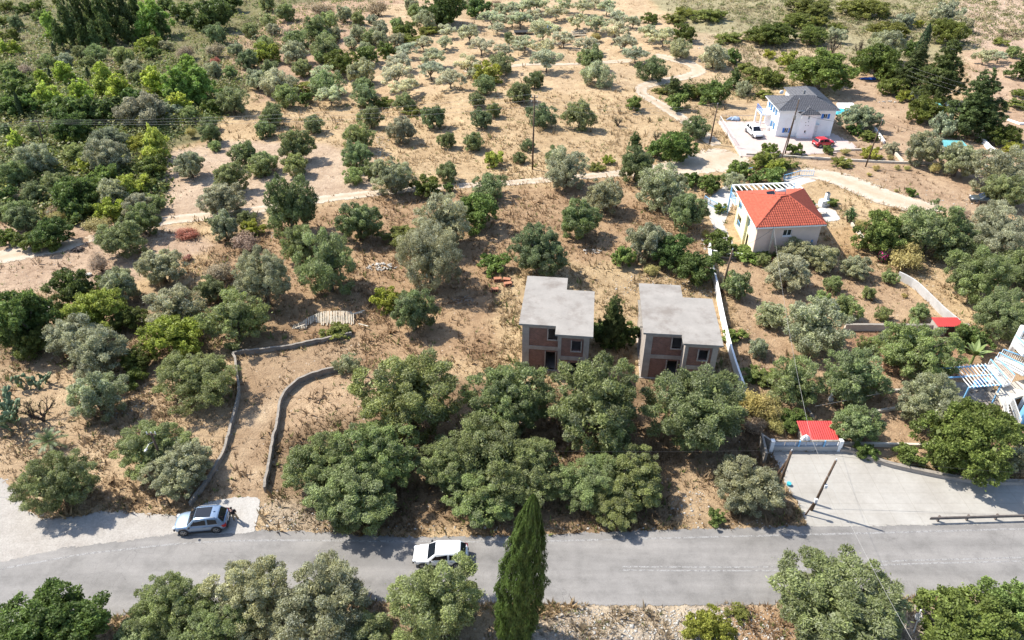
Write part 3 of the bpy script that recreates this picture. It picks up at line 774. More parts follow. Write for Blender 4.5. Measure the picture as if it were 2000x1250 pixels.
def crown(form, seed, nl, n, L, Wd, zl, zt, silver=.0, lobe=1.0, up=.25, shell=.68, zmin=-.4, fill=.10, jit=.9, lumpy=.16, puffs=0, pr=.44, radial=.6, stretch=.45, spread=(.78, 1.12)):
    global rng
    keep_rng = rng; rng = np.random.default_rng(seed); random.seed(seed)
    i = np.arange(nl) + .5
    th = i * 2.39996 + rng.normal(0, .35, nl)
    if form == 'round':
        z = zmin + (1 - zmin) * (i / nl) + rng.normal(0, .04, nl); z = np.clip(z, -1, 1)
        r = np.sqrt(np.clip(1 - z * z, 0, 1)); d = np.stack([r * np.cos(th), r * np.sin(th), z], 1)
        ph = rng.uniform(0, 6.28, 4)
        outl = 1 + lumpy * np.sin(2 * th + ph[0]) * r + lumpy * .8 * np.sin(3 * th + ph[1]) * r + lumpy * .6 * np.sin(4 * z + th + ph[2])
        c = d * (shell * rng.uniform(*spread, nl) * outl)[:, None]
        c *= np.minimum(1, .86 / (np.linalg.norm(c, axis=1) + 1e-6))[:, None]      # no tuft floats free of the crown
        lr = 2.05 / math.sqrt(nl) * rng.uniform(.72, 1.25, nl) * lobe
        st = np.ones((nl, 3))
    else:                                                  # cone: pines, conifers
        z = -1 + 2 * (i / nl) ** .92
        rr = np.clip((1 - (z + 1) / 2) ** .8, .03, 1) * rng.uniform(.55, .95, nl) * .80
        rr *= 1 - .45 * np.clip((-z - .55) / .45, 0, 1)
        c = np.stack([rr * np.cos(th), rr * np.sin(th), z * .95], 1)
        d = unit(np.stack([np.cos(th), np.sin(th), np.full(nl, .35)], 1))
        lr = (2.3 / math.sqrt(nl)) * rng.uniform(.7, 1.2, nl) * (.42 + .6 * (1 - (z + 1) / 2)) * lobe
        st = np.ones((nl, 3)) * np.array([1, 1, .55 if form == 'cone' else .8])
    big = c
    if puffs:                                              # each bough carries tufts of its own
        m = nl * puffs
        bi = np.repeat(np.arange(nl), puffs)
        pd = unit(rng.normal(0, 1, (m, 3)) + d[bi] * .9 + np.array([0, 0, .25]))
        c = c[bi] + pd * (lr[bi] * rng.uniform(.62, 1.08, m))[:, None] * st[bi]
        lr = lr[bi] * pr * rng.uniform(.7, 1.3, m); d = unit(pd + d[bi] * .4); st = st[bi]; nl = m
    li = rng.choice(nl, n, p=lr ** 2 / (lr ** 2).sum())
    q = unit(rng.normal(0, 1, (n, 3)))
    bad = (q * d[li]).sum(1) < -.2; q[bad] *= -1
    if form != 'round': q = unit(q + d[li] * .5)
    p = c[li] + q * (lr[li] * rng.uniform(.45, 1.06, n) ** .7)[:, None] * st[li]
    p = p + d[li] * ((q * d[li]).sum(1) * lr[li] * stretch)[:, None]      # tufts drawn out along their bough
    stray = rng.random(n) < .03; p[stray] += d[li[stray]] * (lr[li[stray]] * rng.uniform(.2, .8, stray.sum()))[:, None]
    out = unit(q * np.array([1, 1, 1.15]) + d[li] * .45)
    nf = int(n * fill)
    Ls = np.full(n, L); Ws = np.full(n, Wd)
    if nf:  # oversized inner leaves added to block light through the crown
        p[:nf] = c[li[:nf]] * rng.uniform(.1, .8, (nf, 1)) + rng.normal(0, .05, (nf, 3)); Ls[:nf] = L * 2.0; Ws[:nf] = Wd * 3.0
    p = p * np.array([.5, .5, (zt - zl) / 2]) + np.array([0, 0, (zl + zt) / 2])
    V, F = leaf_quads(p, out, Ls, Ws, up, jit, radial=radial)
    lobe_b = rng.uniform(.68, 1.36, nl); lobe_s = rng.uniform(.2, 1.8, nl)
    lv = lobe_b[li] * rng.uniform(.62, 1.38, n)
    sv = (rng.random(n) < silver * lobe_s[li]) * rng.uniform(.35, 1.0, n)
    me = fast_mesh(form + '_crown', V, F, {'lv': lv, 'sv': sv}); me.materials.append(M['leaf'])
    tg = big[rng.choice(len(big), min(11, len(big)), replace=False)] * .92
    tg = tg * np.array([.5, .5, (zt - zl) / 2]) + np.array([0, 0, (zl + zt) / 2])
    rng = keep_rng
    return me, tg

def column(seed, n, L, Wd, ridges=9):
    """cypress 1 m wide and 4 m tall: upright sprays on a flame-shaped, ribbed body"""
    global rng
    keep_rng = rng; rng = np.random.default_rng(seed)
    z = rng.random(n) ** .85
    prof = np.where(z < .12, .62 + z * 2.6, np.where(z < .5, .93 + .07 * np.sin((z - .12) * 4), np.clip((1 - z) / .5, 0, 1) ** .62 * .97))
    a = rng.uniform(0, 6.28, n)
    rid = 1 + .09 * np.sin(ridges * a + 4 * np.sin(z * 9 + seed)) + .10 * np.sin(19 * z + 3 * a + seed) * np.sin(7 * z - 2 * a) + .08 * np.sin(5 * a - 37 * z) + .06 * np.sin(13 * a + 61 * z)
    r = .5 * prof * rid * rng.uniform(.84, 1.02, n)
    nf = n // 9; r[:nf] *= rng.uniform(.2, .8, nf)
    p = np.stack([r * np.cos(a), r * np.sin(a), z * 4], 1)
    out = unit(np.stack([np.cos(a), np.sin(a), np.full(n, .35)], 1))
    V, F = leaf_quads(p, out, np.full(n, L), np.full(n, Wd), .9, .42, along=np.tile([0, 0, 2.2], (n, 1)), nup=-.05)
    lv = rng.uniform(.6, 1.4, n) * (1 + .2 * np.sin(ridges * a + 5 * np.sin(z * 7 + seed)))
    me = fast_mesh('column_crown', V, F, {'lv': lv, 'sv': np.zeros(n)}); me.materials.append(M['leaf'])
    rng = keep_rng
    return me

PROTO = {}
def add_proto(fam, lod, me, tg, k0, zl, zt, base_r=.035, fork=.22, mat='bark'):
    tr = trunk_mesh('trunk', tg, base_r, fork, M[mat])
    PROTO.setdefault((fam, lod), []).append((me, tr, k0, zl, zt))

for s in range(6):
    hi = s % 3 == 0                                        # a few trees with separate boughs, the others one even dome of tufts
    a_ = dict(nl=20 + s, lobe=.80, shell=.63, puffs=11, pr=.32, lumpy=.16) if hi else dict(nl=104 + 8 * s, lobe=.66, shell=.80, lumpy=.15, spread=(.66, 1.03))
    me, tg = crown('round', 100 + s, n=43000, L=.025, Wd=.0084, zl=.0, zt=.78, silver=.36, zmin=-.9, **a_); add_proto('olive', 2, me, tg, .78, .0, .78)
for s in range(8):
    hi = s % 3 == 0
    a_ = dict(nl=15 + s, lobe=.80, shell=.63, puffs=8, pr=.36, lumpy=.16) if hi else dict(nl=60 + 4 * s, lobe=.68, shell=.78, lumpy=.16, spread=(.66, 1.05))
    me, tg = crown('round', 120 + s, n=18500, L=.042, Wd=.0140, zl=.0, zt=.80, silver=.36, zmin=-.9, **a_); add_proto('olive', 1, me, tg, .80, .0, .80)
for s in range(7):
    hi = s % 3 == 0
    a_ = dict(nl=11 + s, lobe=.84, shell=.60, puffs=6, pr=.45, lumpy=.12) if hi else dict(nl=34 + 3 * s, lobe=.72, shell=.74, lumpy=.17, spread=(.66, 1.05))
    me, tg = crown('round', 140 + s, n=5800, L=.076, Wd=.025, zl=.0, zt=.80, silver=.36, zmin=-.9, **a_); add_proto('olive', 0, me, tg, .80, .0, .80)
for s in range(6):
    me, tg = crown('round', 160 + s, 7 + s, 3600, .085, .030, .14, .76, .36, .70, shell=.66, zmin=-.35, fill=.04, lumpy=.3, puffs=5); add_proto('airy', 0, me, tg, .76, .14, .76, .03, .2)
for s in range(3):
    me, tg = crown('round', 180 + s, 16, 12500, .040, .021, -.05, .62, .0, .72, shell=.66, zmin=-.6, lumpy=.2, puffs=10, pr=.36); add_proto('shrub', 1, me, tg, .62, -.05, .62, .02, .1)
    me, tg = crown('round', 190 + s, 11, 3800, .075, .038, -.05, .62, .0, .74, shell=.64, zmin=-.6, lumpy=.24, puffs=5); add_proto('shrub', 0, me, tg, .62, -.05, .62, .02, .1)
for s in range(4):
    me, tg = crown('round', 200 + s, 16, 27000, .034, .019, .0, .80, .05, .76, shell=.62, zmin=-.7, lumpy=.18, jit=1.1, puffs=13, pr=.35); add_proto('broad', 2, me, tg, .80, .0, .80)
    me, tg = crown('round', 210 + s, 13, 11500, .050, .027, .0, .80, .05, .78, shell=.62, zmin=-.7, lumpy=.2, jit=1.1, puffs=9, pr=.38); add_proto('broad', 1, me, tg, .80, .0, .80)
    me, tg = crown('round', 220 + s, 9, 3000, .10, .058, .0, .80, .05, .78, shell=.62, zmin=-.7, lumpy=.2, jit=1.1, puffs=5); add_proto('broad', 0, me, tg, .80, .0, .80)
    me, tg = crown('pine', 230 + s, 22, 9500, .080, .026, .02, 1.25, .0, 1.0, up=.8, puffs=5, pr=.6, fill=.16); add_proto('pine', 1, me, tg, 1.25, .02, 1.25, .03, .3)
    me, tg = crown('pine', 240 + s, 16, 4200, .11, .042, .02, 1.25, .0, 1.0, up=.8, puffs=4, pr=.62, fill=.16); add_proto('pine', 0, me, tg, 1.25, .02, 1.25, .03, .3)
    me, tg = crown('cone', 250 + s, 80, 27000, .038, .016, .0, 1.45, .0, 1.2, up=.15, puffs=4, pr=.55, fill=.16); add_proto('conifer', 1, me, tg, 1.45, .0, 1.45, .04, .3)
    me, tg = crown('cone', 260 + s, 36, 6500, .09, .036, .0, 1.7, .0, 1.2, up=.5, puffs=3, pr=.68, fill=.2); add_proto('conifer', 0, me, tg, 1.7, .0, 1.7, .04, .3)
COLS = [column(300 + s, 2600, .20, .06) for s in range(3)]
COL_NEAR = column(311, 46000, .085, .020, 11)
COL_TRUNK = MB().tube([(0, 0, -.05), (0, 0, 1.2), (0, 0, 3.6)], [.09, .07, .015], 6).mesh('trunk', M['bark'], True)

# twiggy shrubs and bare trees: branches grown in code
def branches(seed, levels, spread, n0=5, length=.42, r0=.03, rise=.75, kids=3):
    rr = random.Random(seed); mb = MB(); tips = []
    def grow_(p, d, L, r, lev):
        mid = p + d * L * .5 + Vector((rr.uniform(-1, 1), rr.uniform(-1, 1), rr.uniform(-.3, .6))) * L * .10
        e = p + d * L + Vector((rr.uniform(-1, 1), rr.uniform(-1, 1), rr.uniform(-.3, .6))) * L * .12
        mb.tube([p, mid, e], [r, r * .8, r * .55], 4 if lev else 6, False)
        if lev >= levels: tips.append(e); return
        for _ in range(kids + (1 if rr.random() < .4 else 0)):
            nd_ = (d * .9 + Vector((rr.uniform(-1, 1), rr.uniform(-1, 1), rr.uniform(-.35, .75))) * spread).normalized()
            grow_(p.lerp(e, rr.uniform(.55, 1.0)), nd_, L * rr.uniform(.55, .8), r * .55, lev + 1)
    for i in range(n0):
        a = 6.283 * i / n0 + rr.uniform(-.4, .4)
        grow_(Vector((0, 0, 0)), Vector((math.cos(a) * .7, math.sin(a) * .7, rise)).normalized(), length * rr.uniform(.7, 1.1), r0, 0)
    return mb, tips

def twig_leaves(tips, n, spread, L, Wd, seed):
    global rng
    keep_rng = rng; rng = np.random.default_rng(seed)
    t = np.array([tuple(x) for x in tips]); p = t[rng.integers(0, len(t), n)] + rng.normal(0, spread, (n, 3))
    p[:, 2] = np.abs(p[:, 2])
    V, F = leaf_quads(p, unit(p * np.array([1, 1, .8]) + 1e-6), L, Wd, .5, 1.1)
    me = fast_mesh('twig_crown', V, F, {'lv': rng.uniform(.6, 1.4, n), 'sv': np.zeros(n)}); me.materials.append(M['leaf'])
    rng = keep_rng
    return me
for s in range(3):
    mb, tips = branches(400 + s, 3, .75, 7, .22, .012, .8, 3)
    PROTO.setdefault(('dry', 0), []).append((twig_leaves(tips, 2600, .055, .07, .018, 400 + s), mb.mesh('branches', M['deadwood']), .62, 0, .62))
    mb, tips = branches(410 + s, 3, .8, 5, .26, .025, .95, 3)
    PROTO.setdefault(('bare', 0), []).append((twig_leaves(tips, 260, .05, .05, .014, 410 + s), mb.mesh('branches', M['deadwood']), .7, 0, .7))

def place_plant(o, crown_me, trunk_me, color, crown_name, trunk_name='trunk'):
    c = link(crown_name, crown_me, None, o); c.color = color
    link(trunk_name, trunk_me, None, o)

# code: (object name, words, category, family, k, colour, silver share, crown part name)
KIND = {
    'o': ('olive_tree', 'silvery olive tree', 'olive tree', 'olive', 0.86, (0.255, 0.27, 0.15), .75),
    'g': ('olive_tree', 'green olive tree', 'olive tree', 'olive', 0.86, (0.182, 0.222, 0.08), .32),
    'd': ('olive_tree', 'dark rounded olive tree', 'olive tree', 'olive', 0.88, (0.135, 0.165, 0.065), .25),
    'a': ('olive_tree', 'open grey-green olive tree', 'olive tree', 'airy', 0.72, (0.325, 0.338, 0.215), .80),
    'l': ('evergreen_shrub', 'dark evergreen shrub', 'shrub', 'shrub', .62, (0.11, 0.14, 0.032), 0),
    'f': ('evergreen_shrub', 'flat spreading green shrub', 'shrub', 'shrub', .34, (0.15, 0.17, 0.04), 0),
    'y': ('yellow_green_shrub', 'yellow-green shrub', 'shrub', 'shrub', .66, (0.24, 0.265, 0.05), 0),
    'b': ('leafy_bush', 'leafy green bush', 'bush', 'broad', .80, (0.13, 0.178, 0.046), 0),
    'n': ('leafy_bush', 'dark leafy bush', 'bush', 'broad', .80, (0.09, 0.132, 0.036), 0),
    'p': ('pine_tree', 'bright green pine', 'pine', 'pine', 1.1, (0.22, 0.32, 0.068), 0),
    'q': ('pine_tree', 'yellowish pine', 'pine', 'pine', 1.1, (0.28, 0.34, 0.062), 0),
    'c': ('conifer_tree', 'dark conifer', 'conifer', 'conifer', 1.6, (0.08, 0.11, 0.035), 0),
    'x': ('dry_shrub', 'grey-brown dry shrub', 'shrub', 'dry', .62, (0.260, 0.210, 0.145), 0),
    'z': ('dry_shrub', 'thin yellowish dry shrub', 'shrub', 'dry', .62, (0.300, 0.270, 0.100), 0),
    'w': ('dry_shrub', 'red-brown dry shrub', 'shrub', 'dry', .3, (0.28, 0.11, 0.08), 0),
    't': ('bare_tree', 'bare dark branching tree', 'tree', 'bare', .75, (0.180, 0.160, 0.080), 0),
    'h': ('olive_tree', 'yellow-green leafy tree', 'tree', 'olive', .8, (0.225, 0.255, 0.1), .35),
    'u': ('grey_shrub', 'pale grey-green shrub', 'shrub', 'shrub', .66, (0.26, 0.275, 0.18), 0),
}
TILE = {'A1': (0, 0, 2.977), 'A2': (500, 0, 2.977), 'A3': (1000, 0, 2.977), 'A4': (1480, 0, 2.977),
        'B1': (0, 400, 2.977), 'B2': (500, 400, 2.977), 'B3': (1000, 400, 2.977), 'B4': (1480, 400, 2.977),
        'C1': (0, 800, 2.777), 'C2': (500, 800, 2.777), 'C3': (1000, 800, 2.777), 'C4': (1480, 800, 2.777), 'F': (0, 0, 1.0)}
# one cluster of plants per line: tile of the photograph, place, then code x y width [height/width]
CLUSTERS = [
 ('A1', 'in the dark stand at the top left', 'c 395 130 105 2.6;c 455 90 100 3;c 520 70 95 3;c 590 90 100 3;c 650 60 100 3;c 715 50 100 3;c 775 40 80 3;c 345 205 80 2;c 480 215 70 2.2;c 545 210 75 2.2;c 610 180 80 2.4;c 730 175 80 1.8;c 940 150 70 2'),
 ('A1', 'beside the dark conifer stand', 'p 880 105 170 1.15;p 290 150 100 1.5;q 15 275 60 1.3;q 78 272 66 1.1'),
 ('A1', 'on the scrub slope in the top left corner', 'l 135 60 85;l 215 35 80;d 90 130 100;l 330 15 50;l 60 210 90;l 40 40 80;l 20 130 70;n 230 100 80'),
 ('A1', 'below the dark conifer stand', 'd 460 300 85;g 550 310 110;g 715 325 145;y 865 262 130;b 880 312 74;u 965 270 84;x 1080 300 150;x 1250 285 150;w 1250 352 76 .6'),
 ('A1', 'at the wood edge behind the terraces', 'd 1250 195 135;g 1450 175 105;o 1370 285 95;d 1435 345 125;o 1245 400 110;g 1340 418 92;n 1060 75 120;n 1230 90 210 .8;n 1330 20 115;n 950 40 95;l 1180 150 100;y 1520 330 90'),
 ('A1', 'in the big bright clump', 'q 895 480 160 1.0;p 1040 500 200 1.1;p 1165 490 200 1.0;q 1040 600 130 .9;p 1095 385 110'),
 ('A1', 'in the row of young pines', 'q 370 425 110;q 590 430 110;q 470 535 125;q 270 550 125;q 580 505 100;q 695 510 130;q 240 455 85;p 420 620 100'),
 ('A1', 'in the left woodland', 'n 70 450 125;n 125 530 150;n 55 625 135;n 175 605 125;n 335 625 145;n 480 640 160;n 620 640 150;n 770 560 120'),
 ('A1', 'behind the row of young pines', 'g 270 358 92;o 380 350 105;g 510 362 92;x 140 402 115;g 60 392 82;o 762 400 100;g 790 452 84;l 700 430 60'),
 ('A1', 'around the big bright pine clump', 'o 1215 400 90;d 1350 582 185;o 1485 462 140;u 830 645 265;l 1240 620 120;u 990 640 120;g 1100 660 110'),
 ('A1', 'below the power line at the far left', 'd 30 752 90;q 90 815 72 1.5;d 200 762 115;n 410 748 190;y 430 805 110;u 645 812 190;o 622 905 245;y 800 835 125;q 905 835 140 1.3;l 880 985 165;o 205 925 225;g 80 1010 195;g 440 895 155;y 500 970 110'),
 ('A1', 'in the thicket left of the terraces', 'b 600 1030 140;g 325 1060 155;n 450 1128 235;y 770 1090 172;o 660 1130 175;d 190 1120 155;x 90 1140 135;l 860 1085 100;o 800 1195 200;g 900 1180 125;g 110 1235 180;x 300 1225 120;b 470 1225 125 .5;y 640 1225 150;f 945 1090 80;n 40 1140 120;d 20 1235 110'),
 ('A1', 'on the pink terrace', 'o 1100 955 205;d 1220 775 150;g 1250 850 75;z 1110 765 85 .9;d 1215 715 105;g 1340 1030 210;o 1290 1160 280 .7;g 1415 895 175;g 1505 965 145'),
 ('A2', 'among the trees left of the grove', 'y 55 315 145;o 225 305 165;d 78 398 125;g 20 455 115;o 120 475 175;g 265 395 125;d 230 240 155;g 170 70 125;g 78 128 95;o 100 172 85;x 182 185 92;g 60 255 105'),
 ('A2', 'in the trees above the dark hedge', 'g 420 128 115;d 342 172 155;o 452 195 95;g 410 222 95;o 512 80 115;g 590 105 95;u 675 112 64;o 590 190 115;o 720 165 125;o 550 245 95;g 652 220 95;g 400 282 155;o 722 230 105;o 822 230 95;g 372 332 85;o 632 285 105'),
 ('A2', 'at the top edge left of the grove', 'x 380 50 180;x 705 40 165;n 1095 40 225;n 1290 45 125;o 1240 20 75;x 1390 20 95;g 920 65 105;o 985 115 125;n 1092 112 105;g 820 142 95;g 60 20 120;o 900 20 90'),
 ('A2', 'in the dark hedge across the slope', 'l 490 362 205;l 640 332 140;l 760 302 110;l 875 180 130;f 900 235 120;f 1010 180 110;f 230 510 160;b 290 567 75;f 740 595 110'),
 ('A2', 'in the lower left corner of the grove', 'a 380 440 140;g 405 490 165;a 430 555 145;g 172 558 165;o 610 420 175;g 622 500 135;d 632 560 155;a 812 440 175;a 870 512 145'),
 ('A2', 'on the sandy left side of the grove', 'a 830 360 135;a 870 292 115;a 975 250 115;a 1110 187 95;a 1100 250 95;a 1032 330 145;a 1020 405 155;a 1130 460 145;a 1240 195 135;a 1310 270 135;a 1232 385 135;a 1450 295 115;d 1432 370 135;y 1345 430 150;a 1270 425 90'),
 ('A2', 'along the lower edge of the grove', 'd 1330 490 135;d 1285 580 105;d 1382 640 105;d 1310 690 135;d 1522 540 110;d 862 605 115;f 900 650 100;d 665 680 155;d 335 720 125;d 100 645 115;d 90 682 145;g 50 750 125'),
 ('A2', 'on the dry slope above the track', 'o 850 752 192;d 1030 680 165;d 1110 815 115;d 1265 825 125;y 1382 930 112;d 1112 995 145;b 1122 1090 56;d 1350 1082 175;l 990 1090 155'),
 ('A2', 'on the right of the pink terraces', 'o 790 1025 240;g 680 985 135;g 562 1020 115;g 580 900 205;g 600 800 195;g 235 845 225;g 40 945 145;g 228 960 165'),
 ('A3', 'in the back rows of the grove', 'a 60 40 100;a 140 30 130;a 300 30 100;a 410 40 115;a 550 40 115;a 260 72 115;a 130 97 110;a 50 117 125;a 380 122 125;a 492 140 135;a 612 110 115;a 702 127 95;a 480 15 90;a 0 60 90'),
 ('A3', 'in the middle rows of the grove', 'a 180 182 155;a 75 255 125;a 190 282 135;a 302 227 125;a 440 262 135;a 602 190 135;a 660 247 145;a 800 187 135;a 882 215 145;z 492 210 86 .8'),
 ('A2', 'at the back left of the grove', 'a 1370 110 125;a 1430 60 100;a 1490 110 110;d 1472 222 66;a 1522 246 85;a 1400 165 90;a 1500 40 90'),
 ('A3', 'in the front rows of the grove', 'o 500 428 162;d 820 398 155;a 200 355 155;g 460 335 162;a 720 315 130;o 985 282 125;o 1172 325 175;b 1282 330 90'),
 ('A3', 'on the slope below the grove', 'd 60 540 142;d 132 462 125;d 180 670 155;d 390 680 175;d 90 840 74;d 40 918 74;y 560 930 66;f 490 970 90;b 705 598 76 1.0;t 618 690 120;t 840 775 110'),
 ('A3', 'beside the track below the white house', 'o 320 990 242;d 255 915 135;o 535 1140 235;d 720 955 232;b 955 850 205;d 1060 742 145;b 835 875 100;c 715 825 74 1.6'),
 ('A3', 'in the clump left of the red roof', 'o 880 1095 292;n 1060 1045 95;b 1142 1070 115;o 1295 1055 125;b 1400 1040 62;b 1335 990 110;g 1240 1032 66'),
 ('A3', 'in the hedge left of the white house', 'c 940 505 100 1.1;c 1005 530 80 1.1;b 955 590 105;l 1085 540 125;n 1175 545 155;c 1300 455 86 1.3;o 1342 512 92;f 860 530 80;z 1022 620 56'),
 ('A3', 'on the scrub hillside behind the grove', 'l 990 200 135;l 800 112 84;f 940 110 120;f 1150 92 170;f 1270 222 140;l 1465 205 210 .4;f 1430 430 160;f 1500 470 110;f 1350 400 110;f 1000 70 120'),
 ('A4', 'on the terraced hillside above the white house', 'f 240 120 190;f 342 130 115;l 100 200 225 .45;l 315 212 185 .45;f 625 60 260;f 300 40 240;u 1110 85 150;f 770 180 225;l 1095 190 205 .6;y 930 140 60;f 460 155 90;u 1180 150 120;u 850 130 100'),
 ('A4', 'behind the white house', 'b 370 420 325 .62;o 742 265 215;l 700 370 270;l 740 425 110;n 870 285 105;y 190 360 125;y 62 315 66;l 70 450 130;f 35 550 90;t 450 250 110 1.1;t 590 265 90 1.1;u 460 215 100'),
 ('A4', 'near the row of tall conifers', 'l 787 505 140;y 862 565 84;l 975 640 205;u 1075 740 130 1.0;x 960 605 110;u 910 565 80'),
 ('A4', 'in the row right of the white house', 'c 915 390 205 1.25;c 1080 425 285 1.28;c 1290 605 360 1.05;c 1545 380 120 1.3'),
 ('A4', 'in the field at the right edge', 'a 1320 330 115;a 1405 330 85;g 1490 300 85;f 1412 248 84;f 1520 545 90;f 1500 605 110;z 1440 630 60;l 1430 795 175;y 1482 870 94'),
 ('A4', 'in the garden beside the white house', 'u 600 690 205;n 565 757 66;f 650 795 105;z 510 875 76;y 660 892 95;u 782 862 84;z 772 912 56;b 220 870 75;b 70 870 78;b 410 872 54;f 490 945 105'),
 ('A4', 'on the slope below the white house wall', 'z 690 972 60;z 650 1012 44;z 812 970 54;z 870 972 54;z 1030 970 90 .9;z 805 1106 34;b 890 1115 54;f 60 945 170 .45;y 100 985 110 .6;b 75 1030 130 .6;f 180 960 90'),
 ('A4', 'right of the gravel drive', 'o 970 862 232;o 1175 930 235;o 1400 1000 285;g 1440 1105 240;o 1535 1040 200'),
 ('B1', 'left of the white gravel track', 'd 122 80 205;l 40 195 125;l 172 222 135;n 300 165 190;z 330 60 125;n 440 25 155;b 300 215 120 .6'),
 ('B1', 'right of the white gravel track', 'z 560 110 205;g 820 85 225;g 705 195 255;o 935 360 275 .75;o 1300 120 195 1.0;d 1440 82 105;y 1462 140 112;w 1080 165 190;w 1092 305 76 .5;w 832 265 62 .5;x 570 330 155 .9'),
 ('B1', 'in the left middle thicket', 'n 440 490 235;o 690 470 250;y 575 630 300 .7;l 735 670 190;n 150 660 330 1.0;y 60 690 200 .9;l 190 800 240'),
 ('B1', 'in the silver group left of the driveway', 'o 430 755 310;o 560 860 335;o 560 1105 335;l 800 905 185;l 770 1010 130'),
 ('B1', 'in the brushy hollow', 'z 1050 500 115;d 1222 490 205 .8;x 1270 390 220;x 1430 205 210;o 1020 600 300 .75;y 1010 770 330 .62;g 1365 670 335 .8;z 930 570 95;l 1360 500 90'),
 ('F', 'with full crown beside the long driveway wall', 'g 383 740 148 .62'),
 ('F', 'overhanging the pale gravel lay-by', 'g 112 940 152 .8'),
 ('F', 'around the left roadside pole', 'g 298 872 150 .62;o 350 915 148 .62'),
 ('F', 'on the dry field behind the driveway', 'd 567 402 102 1.25;g 700 432 94;o 863 437 102 1.0;o 838 500 132 1.0;b 933 413 78;b 965 516 52 .5;g 640 518 108 1.1;g 585 476 76;o 511 541 126 1.0;g 808 606 90 1.0;y 752 586 52;o 678 709 43;f 658 648 48;f 785 460 70'),
 ('F', 'on the dry field behind the concrete shells', 'd 1052 488 126 .85;g 1131 428 90;g 1343 412 82 .95;o 1269 473 92;b 1216 504 42;n 1316 496 76;n 1360 524 78 .7;z 1275 526 40'),
 ('F', 'between the two concrete shells', 'b 1180 652 46 .9;n 1216 652 54 .9;c 1197 628 68 1.75'),
 ('F', 'in the back row in front of the shells', 'g 800 770 232 .74;g 995 778 196 .76;g 1165 785 222 .85;g 1360 797 232 .74'),
 ('F', 'in the roadside row', 'g 622 905 150 .75;g 735 888 190 .72;g 688 962 205 .58;g 880 905 150 .7;g 965 893 178 .7;g 1040 925 150 .65;g 940 958 170 .5;g 1150 942 132 .62;g 1236 928 155 .66;g 1200 980 125 .5;o 1462 948 145 .72'),
 ('F', 'in the near left clump below the road', 'g 332 1182 160 .75;o 490 1162 188 .78;o 625 1185 222 .7;g 420 1232 150 .7;g 722 1240 120 .7;g 270 1248 120 .5'),
 ('F', 'at the bottom between the clump and cypress', 'h 853 1174 208 .76'),
 ('F', 'in the bottom left corner', 'n 88 1238 195 .68'),
 ('F', 'standing alone at the bottom right', 'g 1645 1188 305 .50'),
 ('F', 'in the bottom right corner', 'b 1895 1228 190 .6;b 1985 1190 115 .7'),
 ('F', 'on the verge below the road', 'y 1382 1228 86 .8;f 1442 1197 38;b 1400 1011 29'),
 ('B4', 'in the orchard below the red-roofed house', 'o 180 390 285 .75;o 220 272 225 .62;o 380 312 210 .7;o 575 362 205 .7;g 440 460 115 1.0;g 645 512 92 .9;g 725 630 84 1.0;g 950 622 125 .9;z 855 525 50;g 770 420 105;g 30 320 95'),
 ('B4', 'in the lower orchard', 'o 80 640 185;o 350 715 352 .85;g 515 600 185;g 380 560 115;g 640 812 95;g 20 830 95'),
 ('F', 'beside the boundary wall in the orchard', 'g 1440 556 62 1.0;o 1482 680 44 .9;b 1433 655 36 .5;b 1478 732 52 .4'),
 ('B4', 'behind the red metal shed', 'g 935 850 505 .72;g 552 1000 345 .85;g 222 1030 315 .85;n 1260 785 165'),
 ('F', 'around the blue pergola', 'o 1820 785 142 .8;b 1895 862 152 .9;o 1985 895 60;g 1675 828 98 .8;b 1700 745 30;n 1985 850 50'),
 ('F', 'in the bed behind the yard wall', 'b 1696 882 34;b 1773 885 42;b 1850 887 44;f 1855 915 30'),
 ('F', 'along the wall left of the red shed', 'z 1500 795 80 .8;b 1545 822 60 .5;z 1470 780 70 .9;x 1475 830 60;z 1520 830 50;b 1420 795 40'),
 ('F', 'at the right edge beside the curved wall', 'g 1818 448 118 .9;o 1950 458 128 .85;g 1915 540 142 .85;g 1965 612 132 .85;b 1718 458 84 .9;z 1775 500 92 .6;x 1875 415 60 .6;z 1685 437 40;g 1870 470 90;g 1985 520 90'),
 ('F', 'beside the yellow wall of the red-roofed house', 'b 1400 468 36;n 1410 488 40 .7;b 1480 492 60 .3;z 1380 455 26;b 1455 497 46 .4;b 1408 408 22;n 1580 398 22;b 1620 395 26 .5'),
]
ORD = ['first', 'second', 'third', 'fourth', 'fifth', 'sixth', 'seventh', 'eighth', 'ninth', 'tenth', 'eleventh', 'twelfth', 'thirteenth', 'fourteenth', 'fifteenth', 'sixteenth']
def jitter(c, a, s, f=1.0):
    j = s.uniform(.86, 1.16) * f
    return (c[0] * j * s.uniform(.95, 1.14), c[1] * j, c[2] * j * s.uniform(.84, 1.06), a)

